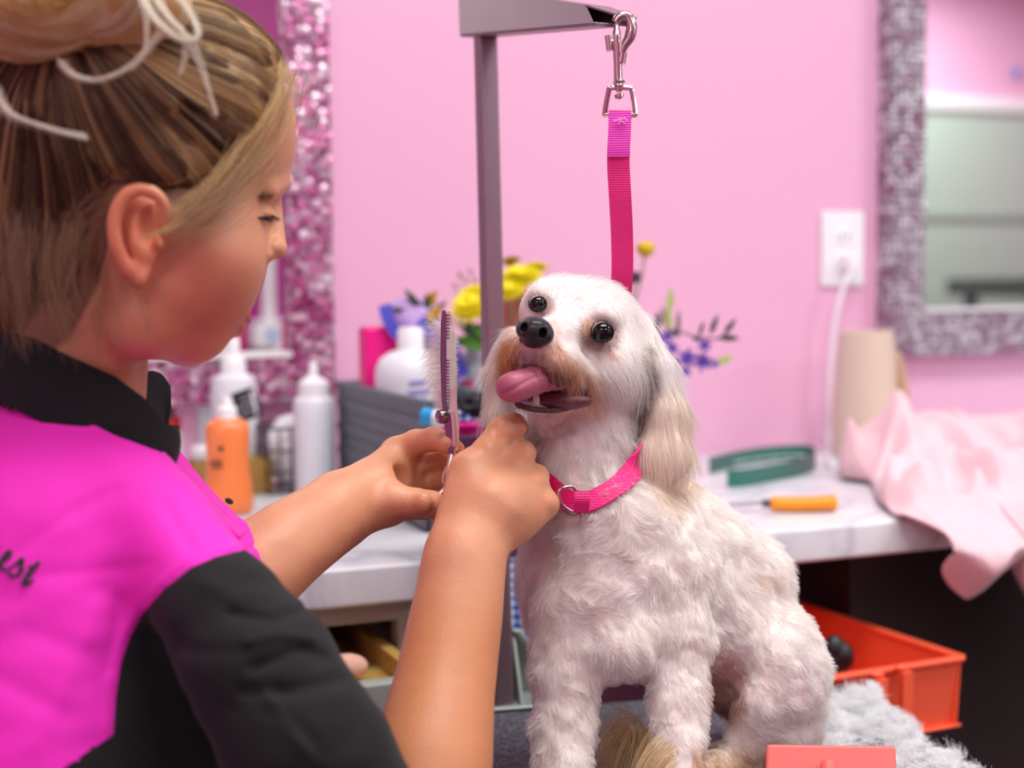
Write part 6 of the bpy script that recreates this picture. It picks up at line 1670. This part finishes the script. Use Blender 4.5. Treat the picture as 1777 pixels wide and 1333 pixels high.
stitch_letter([([(20, 984), (30, 976), (38, 970), (37, 980), (36, 992), (28, 999), (19, 999), (17, 993)], [2, 2.5, 4, 4.5, 4, 3, 3, 3.5])], M_thr, smk)
stitch_letter([([(68, 974), (60, 984), (50, 996), (42, 1010), (44, 1014), (50, 1012), (58, 1006)], [3, 4.5, 5, 5, 4, 3, 2]), ([(50, 983), (62, 984)], [2.5, 3])], M_thr, smk)
stitch_letter([([(-60, 930), (-40, 950), (-20, 940), (-6, 948), (-4, 952)], [2, 2.5, 3, 3, 3])], M_thr, smk)
# ---- trousers and legs standing on the floor (below the picture)
lg = []
for nm, (x, Z) in (('leg', (20, .84)), ('leg', (300, .92))):
    a = P(x, 1480, Z); b_ = np.array([a[0], a[1], .02]); mb = MB(); k_ = (a + b_) / 2 + np.array([0, .02, 0])
    mb.tube(spline([a + [0, 0, .05], a, k_, b_ + [0, 0, .06]], 20), np.linspace(.095, .05, 20), 24); mb.obj('trouser_leg', M_blk, woman)
    MB().ball(b_ + np.array([.05, .03, .028]), .05, 20, (2.2, .9, .9)).obj('shoe', mat('white_trainer', 'E4E4E4'), woman)

# ================================================================== SCISSORS
sz_ = 1.006
t = empty('thinning_scissors', P(782, 780, sz_), 'steel thinning scissors held upright in the far hand beside the dog\'s muzzle', 'scissors')
M_sc = mat('polished_scissor_steel', 'E6DCCB', rough=.34, metal=.85)
def blade(name, front, tk, m):
    """front: outline px list; extruded away by tk metres"""
    v0 = [P(x, y, Z) for x, y, Z in front]; back = [p_ + CR @ np.array([0, 0, -tk]) for p_ in v0]; n = len(v0)
    f = [list(range(n))[::-1], [n + i for i in range(n)]] + [[i, (i + 1) % n, n + (i + 1) % n, n + i] for i in range(n)]
    return MB().add(v0 + back, f).obj(name, m, t, smooth=False, bevel=.0003)
# broad solid blade and narrow toothed blade
blade('solid_blade', [(775, 541, 1.003), (781, 538, 1.003), (786, 552, 1.003), (791, 590, 1.003), (793, 650, 1.003), (793, 700, 1.003), (797, 740, 1.003), (796, 782, 1.003), (784, 784, 1.003), (780, 720, 1.003)], .0022, M_sc)
tl = [(765, 541), (767, 538), (773, 539)]
right = []
y = 545
while y < 700:
    if not (588 < y < 622): right += [(774.5, y), (780.5, y + .8), (780.5, y + 2.4), (774.5, y + 3.2)]
    y += 5.6
out = [(x, yy, 1.0005) for x, yy in [(767, 539), (773, 538)] + right + [(776, 706), (781, 722), (786, 770), (788, 790), (779, 786), (770, 730), (766, 690), (764, 620), (765, 560)]]
blade('toothed_blade', out, .0016, mat('mauve_scissor_steel', '8A6880', rough=.25, metal=1.0))
MB().lathe(P(767, 723, 1.001), [(.002, -.004), (.0046, -.003), (.0052, 0), (.0046, .003), (.002, .004)], 20, ax=CR @ np.array([-.75, 0, .5])).obj('pivot_screw', mat('dark_screw', '8C8084', rough=.2, metal=1.0), t)
MB().tube(Psp([(784, 715, .9995), (787, 740, .9995), (789, 775, 1.0)], 10), [.0016] * 10, 8).obj('shank_ridge', M_sc, t)
mb = MB()
mb.tube(Psp([(786, 780, 1.006), (786, 800, 1.008), (775, 815, 1.012), (770, 835, 1.014), (782, 850, 1.014), (796, 836, 1.012), (794, 815, 1.010), (788, 798, 1.008)], 40), .0022, 10)
mb.obj('finger_ring', M_sc, t)
mb = MB(); mb.tube(Psp([(786, 780, 1.004), (780, 810, 1.000), (775, 845, .996), (760, 862, .994), (758, 885, .994), (774, 896, .996), (788, 884, .998), (784, 862, .998), (776, 850, .998)], 40), .0022, 10)
mb.obj('finger_ring', M_sc, t)
# tuft of clipped hair caught on the blades
n_ = 1100; b0 = np.stack([767 + rng.normal(size=n_) * 1.5, 560 + rng.random(n_) * 150, 1.004 + rng.random(n_) * .01], 1)
dd_ = np.stack([-1.0 + .2 * rng.normal(size=n_), -.15 + .5 * rng.normal(size=n_), .3 * rng.normal(size=n_)], 1); dd_ = unit(dd_)
pp_ = []
for j in range(7):
    pass
cur = np.array([q3(*q_) for q_ in b0]); L_ = np.clip((.022 - .00013 * np.abs(b0[:, 1] - 610)), .005, .03) * (.5 + .6 * rng.random(n_)); pts = [cur.copy()]
for j in range(6): dd_ = unit(dd_ + noise_vec(cur, 70) * .35 + np.array([0, .10, 0])); cur = cur + dd_ * (L_ / 6)[:, None]; pts.append(cur.copy())
tf = empty('hair_tuft', P(755, 620, 1.01), 'wispy tuft of clipped white hair caught beside the scissor blades', 'fur')
strands('loose_hairs', np.stack(pts, 1), .00006, FURM, tf, np.tile(lin('F6EDE8'), (n_, 1)), .3)
# white fluff between the blades
n_ = 2500; b0 = np.stack([777 + rng.random(n_) * 11, 575 + rng.random(n_) * 95, np.full(n_, 1.0015)], 1); cur = np.array([q3(*q_) for q_ in b0]); pts = [cur.copy()]; dd_ = unit(np.stack([.25 * rng.normal(size=n_), rng.normal(size=n_), -.15 + 0 * b0[:, 0]], 1))
for j in range(5): dd_ = unit(dd_ + rng.normal(size=dd_.shape) * .25); dd_[:, 2] = np.where(cur[:, 2] > 1.0012, -.3, .1); cur = cur + dd_ * .0011; pts.append(cur.copy())
strands('blade_fluff', np.stack(pts, 1), .00006, FURM, tf, np.tile(lin('F8F2EC'), (n_, 1)), .3)

# ================================================================== ON THE TABLE
# clippings
n_ = 15000
def on_table(px, py): return on_z(px, py, TABLE + .001)
zones = [((1440, 1262), (60, 18), .016, 3200), ((1500, 1240), (62, 22), .020, 5200), ((1545, 1268), (40, 16), .010, 1800), ((1625, 1310), (50, 12), .004, 420), ((1600, 1285), (30, 8), .004, 260), ((1410, 1295), (60, 20), .012, 2200), ((1665, 1332), (60, 12), .003, 420), ((1485, 1208), (22, 7), .010, 260), ((1540, 1215), (14, 6), .010, 160), ((1560, 1330), (70, 20), .004, 500)]
P0 = []; Hh = []
for (c0, s0, hh_, m_) in zones:
    m_ = int(m_ * 1.7)
    for k in range(m_):
        x = c0[0] + rng.normal() * s0[0] * .5; y = c0[1] + rng.normal() * s0[1] * .6; q_ = on_table(x, y)
        # keep on the table top
        r_ = q_ - A; u_ = r_ @ ex; w_ = r_ @ ey
        if u_ > -.012 or w_ < .012: continue
        r2 = ((x - c0[0]) / s0[0]) ** 2 + ((y - c0[1]) / s0[1]) ** 2
        P0.append(q_ + np.array([0, 0, rng.random() * hh_ * math.exp(-r2)])); Hh.append(hh_)
P0 = np.array(P0); n_ = len(P0)
# curl in little locks
lock = (P0 * 100).astype(int); key = lock[:, 0] * 7919 + lock[:, 1] * 104729 + lock[:, 2] * 31; _, inv = np.unique(key, return_inverse=True)
dirs = rng.normal(size=(inv.max() + 1, 3)); dirs[:, 2] *= .45; d = unit(dirs[inv] + rng.normal(size=(n_, 3)) * .35)
crl = unit(rng.normal(size=(inv.max() + 1, 3)))[inv]; cur = P0.copy(); pts = [cur.copy()]
for j in range(7):
    d = unit(d + np.cross(crl, d) * .42); cur = cur + d * .0022; cur[:, 2] = np.maximum(cur[:, 2], TABLE + .0006); pts.append(cur.copy())
pts = np.stack(pts, 1); cpts_ = (pts - CT) @ CR; cpts_ = cpts_ * np.array([1, -1, -1])
fc = tag(empty('fur_clippings', P0.mean(0) * [1, 1, 0] + [0, 0, TABLE], 'heap of curly white fur clippings scattered beside the dog on the dark mat', 'fur'), kind=None)
tc4 = np.tile(lin('FFFFFF'), (n_, 1)) * (.93 + .07 * rng.random((n_, 1)))
co = strands('loose_fur', cpts_, .00014, FURM, fc, tc4, .4); co['kind'] = 'stuff'
# slicker brush, coral
bz = .955
t = empty('slicker_brush', np.array([*P(1440, 1330, bz)[:2], TABLE]), 'coral plastic slicker brush, its flat back towards us, at the bottom edge', 'brush')
M_cor = mat('coral_plastic', 'F96E66', rough=.42, bump=.05, bscale=600)
a, b_, c_, d_ = P(1331, 1291, bz + .012), P(1555, 1294, bz + .012), P(1562, 1440, bz - .014), P(1326, 1440, bz - .014)
nrm = unit(np.cross(b_ - a, d_ - a)); nrm = nrm if nrm @ (CT - a) > 0 else -nrm
mb = MB(); mb.hexa([d_ - nrm * .006, c_ - nrm * .006, c_, d_], [a - nrm * .006, b_ - nrm * .006, b_, a]); mb.obj('back_plate', M_cor, t, bevel=.0022)
mb = MB(); ct = P(1437, 1345, bz + .002); mb.tube(Psp([(1437, 1322, bz), (1438, 1345, bz - .004), (1440, 1385, bz - .012), (1444, 1440, bz - .030), (1450, 1500, bz - .055)], 24), np.concatenate([np.linspace(.0045, .0062, 6), np.linspace(.0062, .0085, 18)]), 18)
hb_ = mb.obj('handle', M_cor, t)
mb = MB()
for i in range(12):
    for j in range(8):
        q_ = a + (b_ - a) * (.08 + .84 * i / 11) + (d_ - a) * (.08 + .84 * j / 7) - nrm * .006; mb.tube([q_, q_ - nrm * .009], .0003, 4)
mb.obj('wire_pins', mat('pin_steel', 'B9B9BD', rough=.25, metal=1), t)
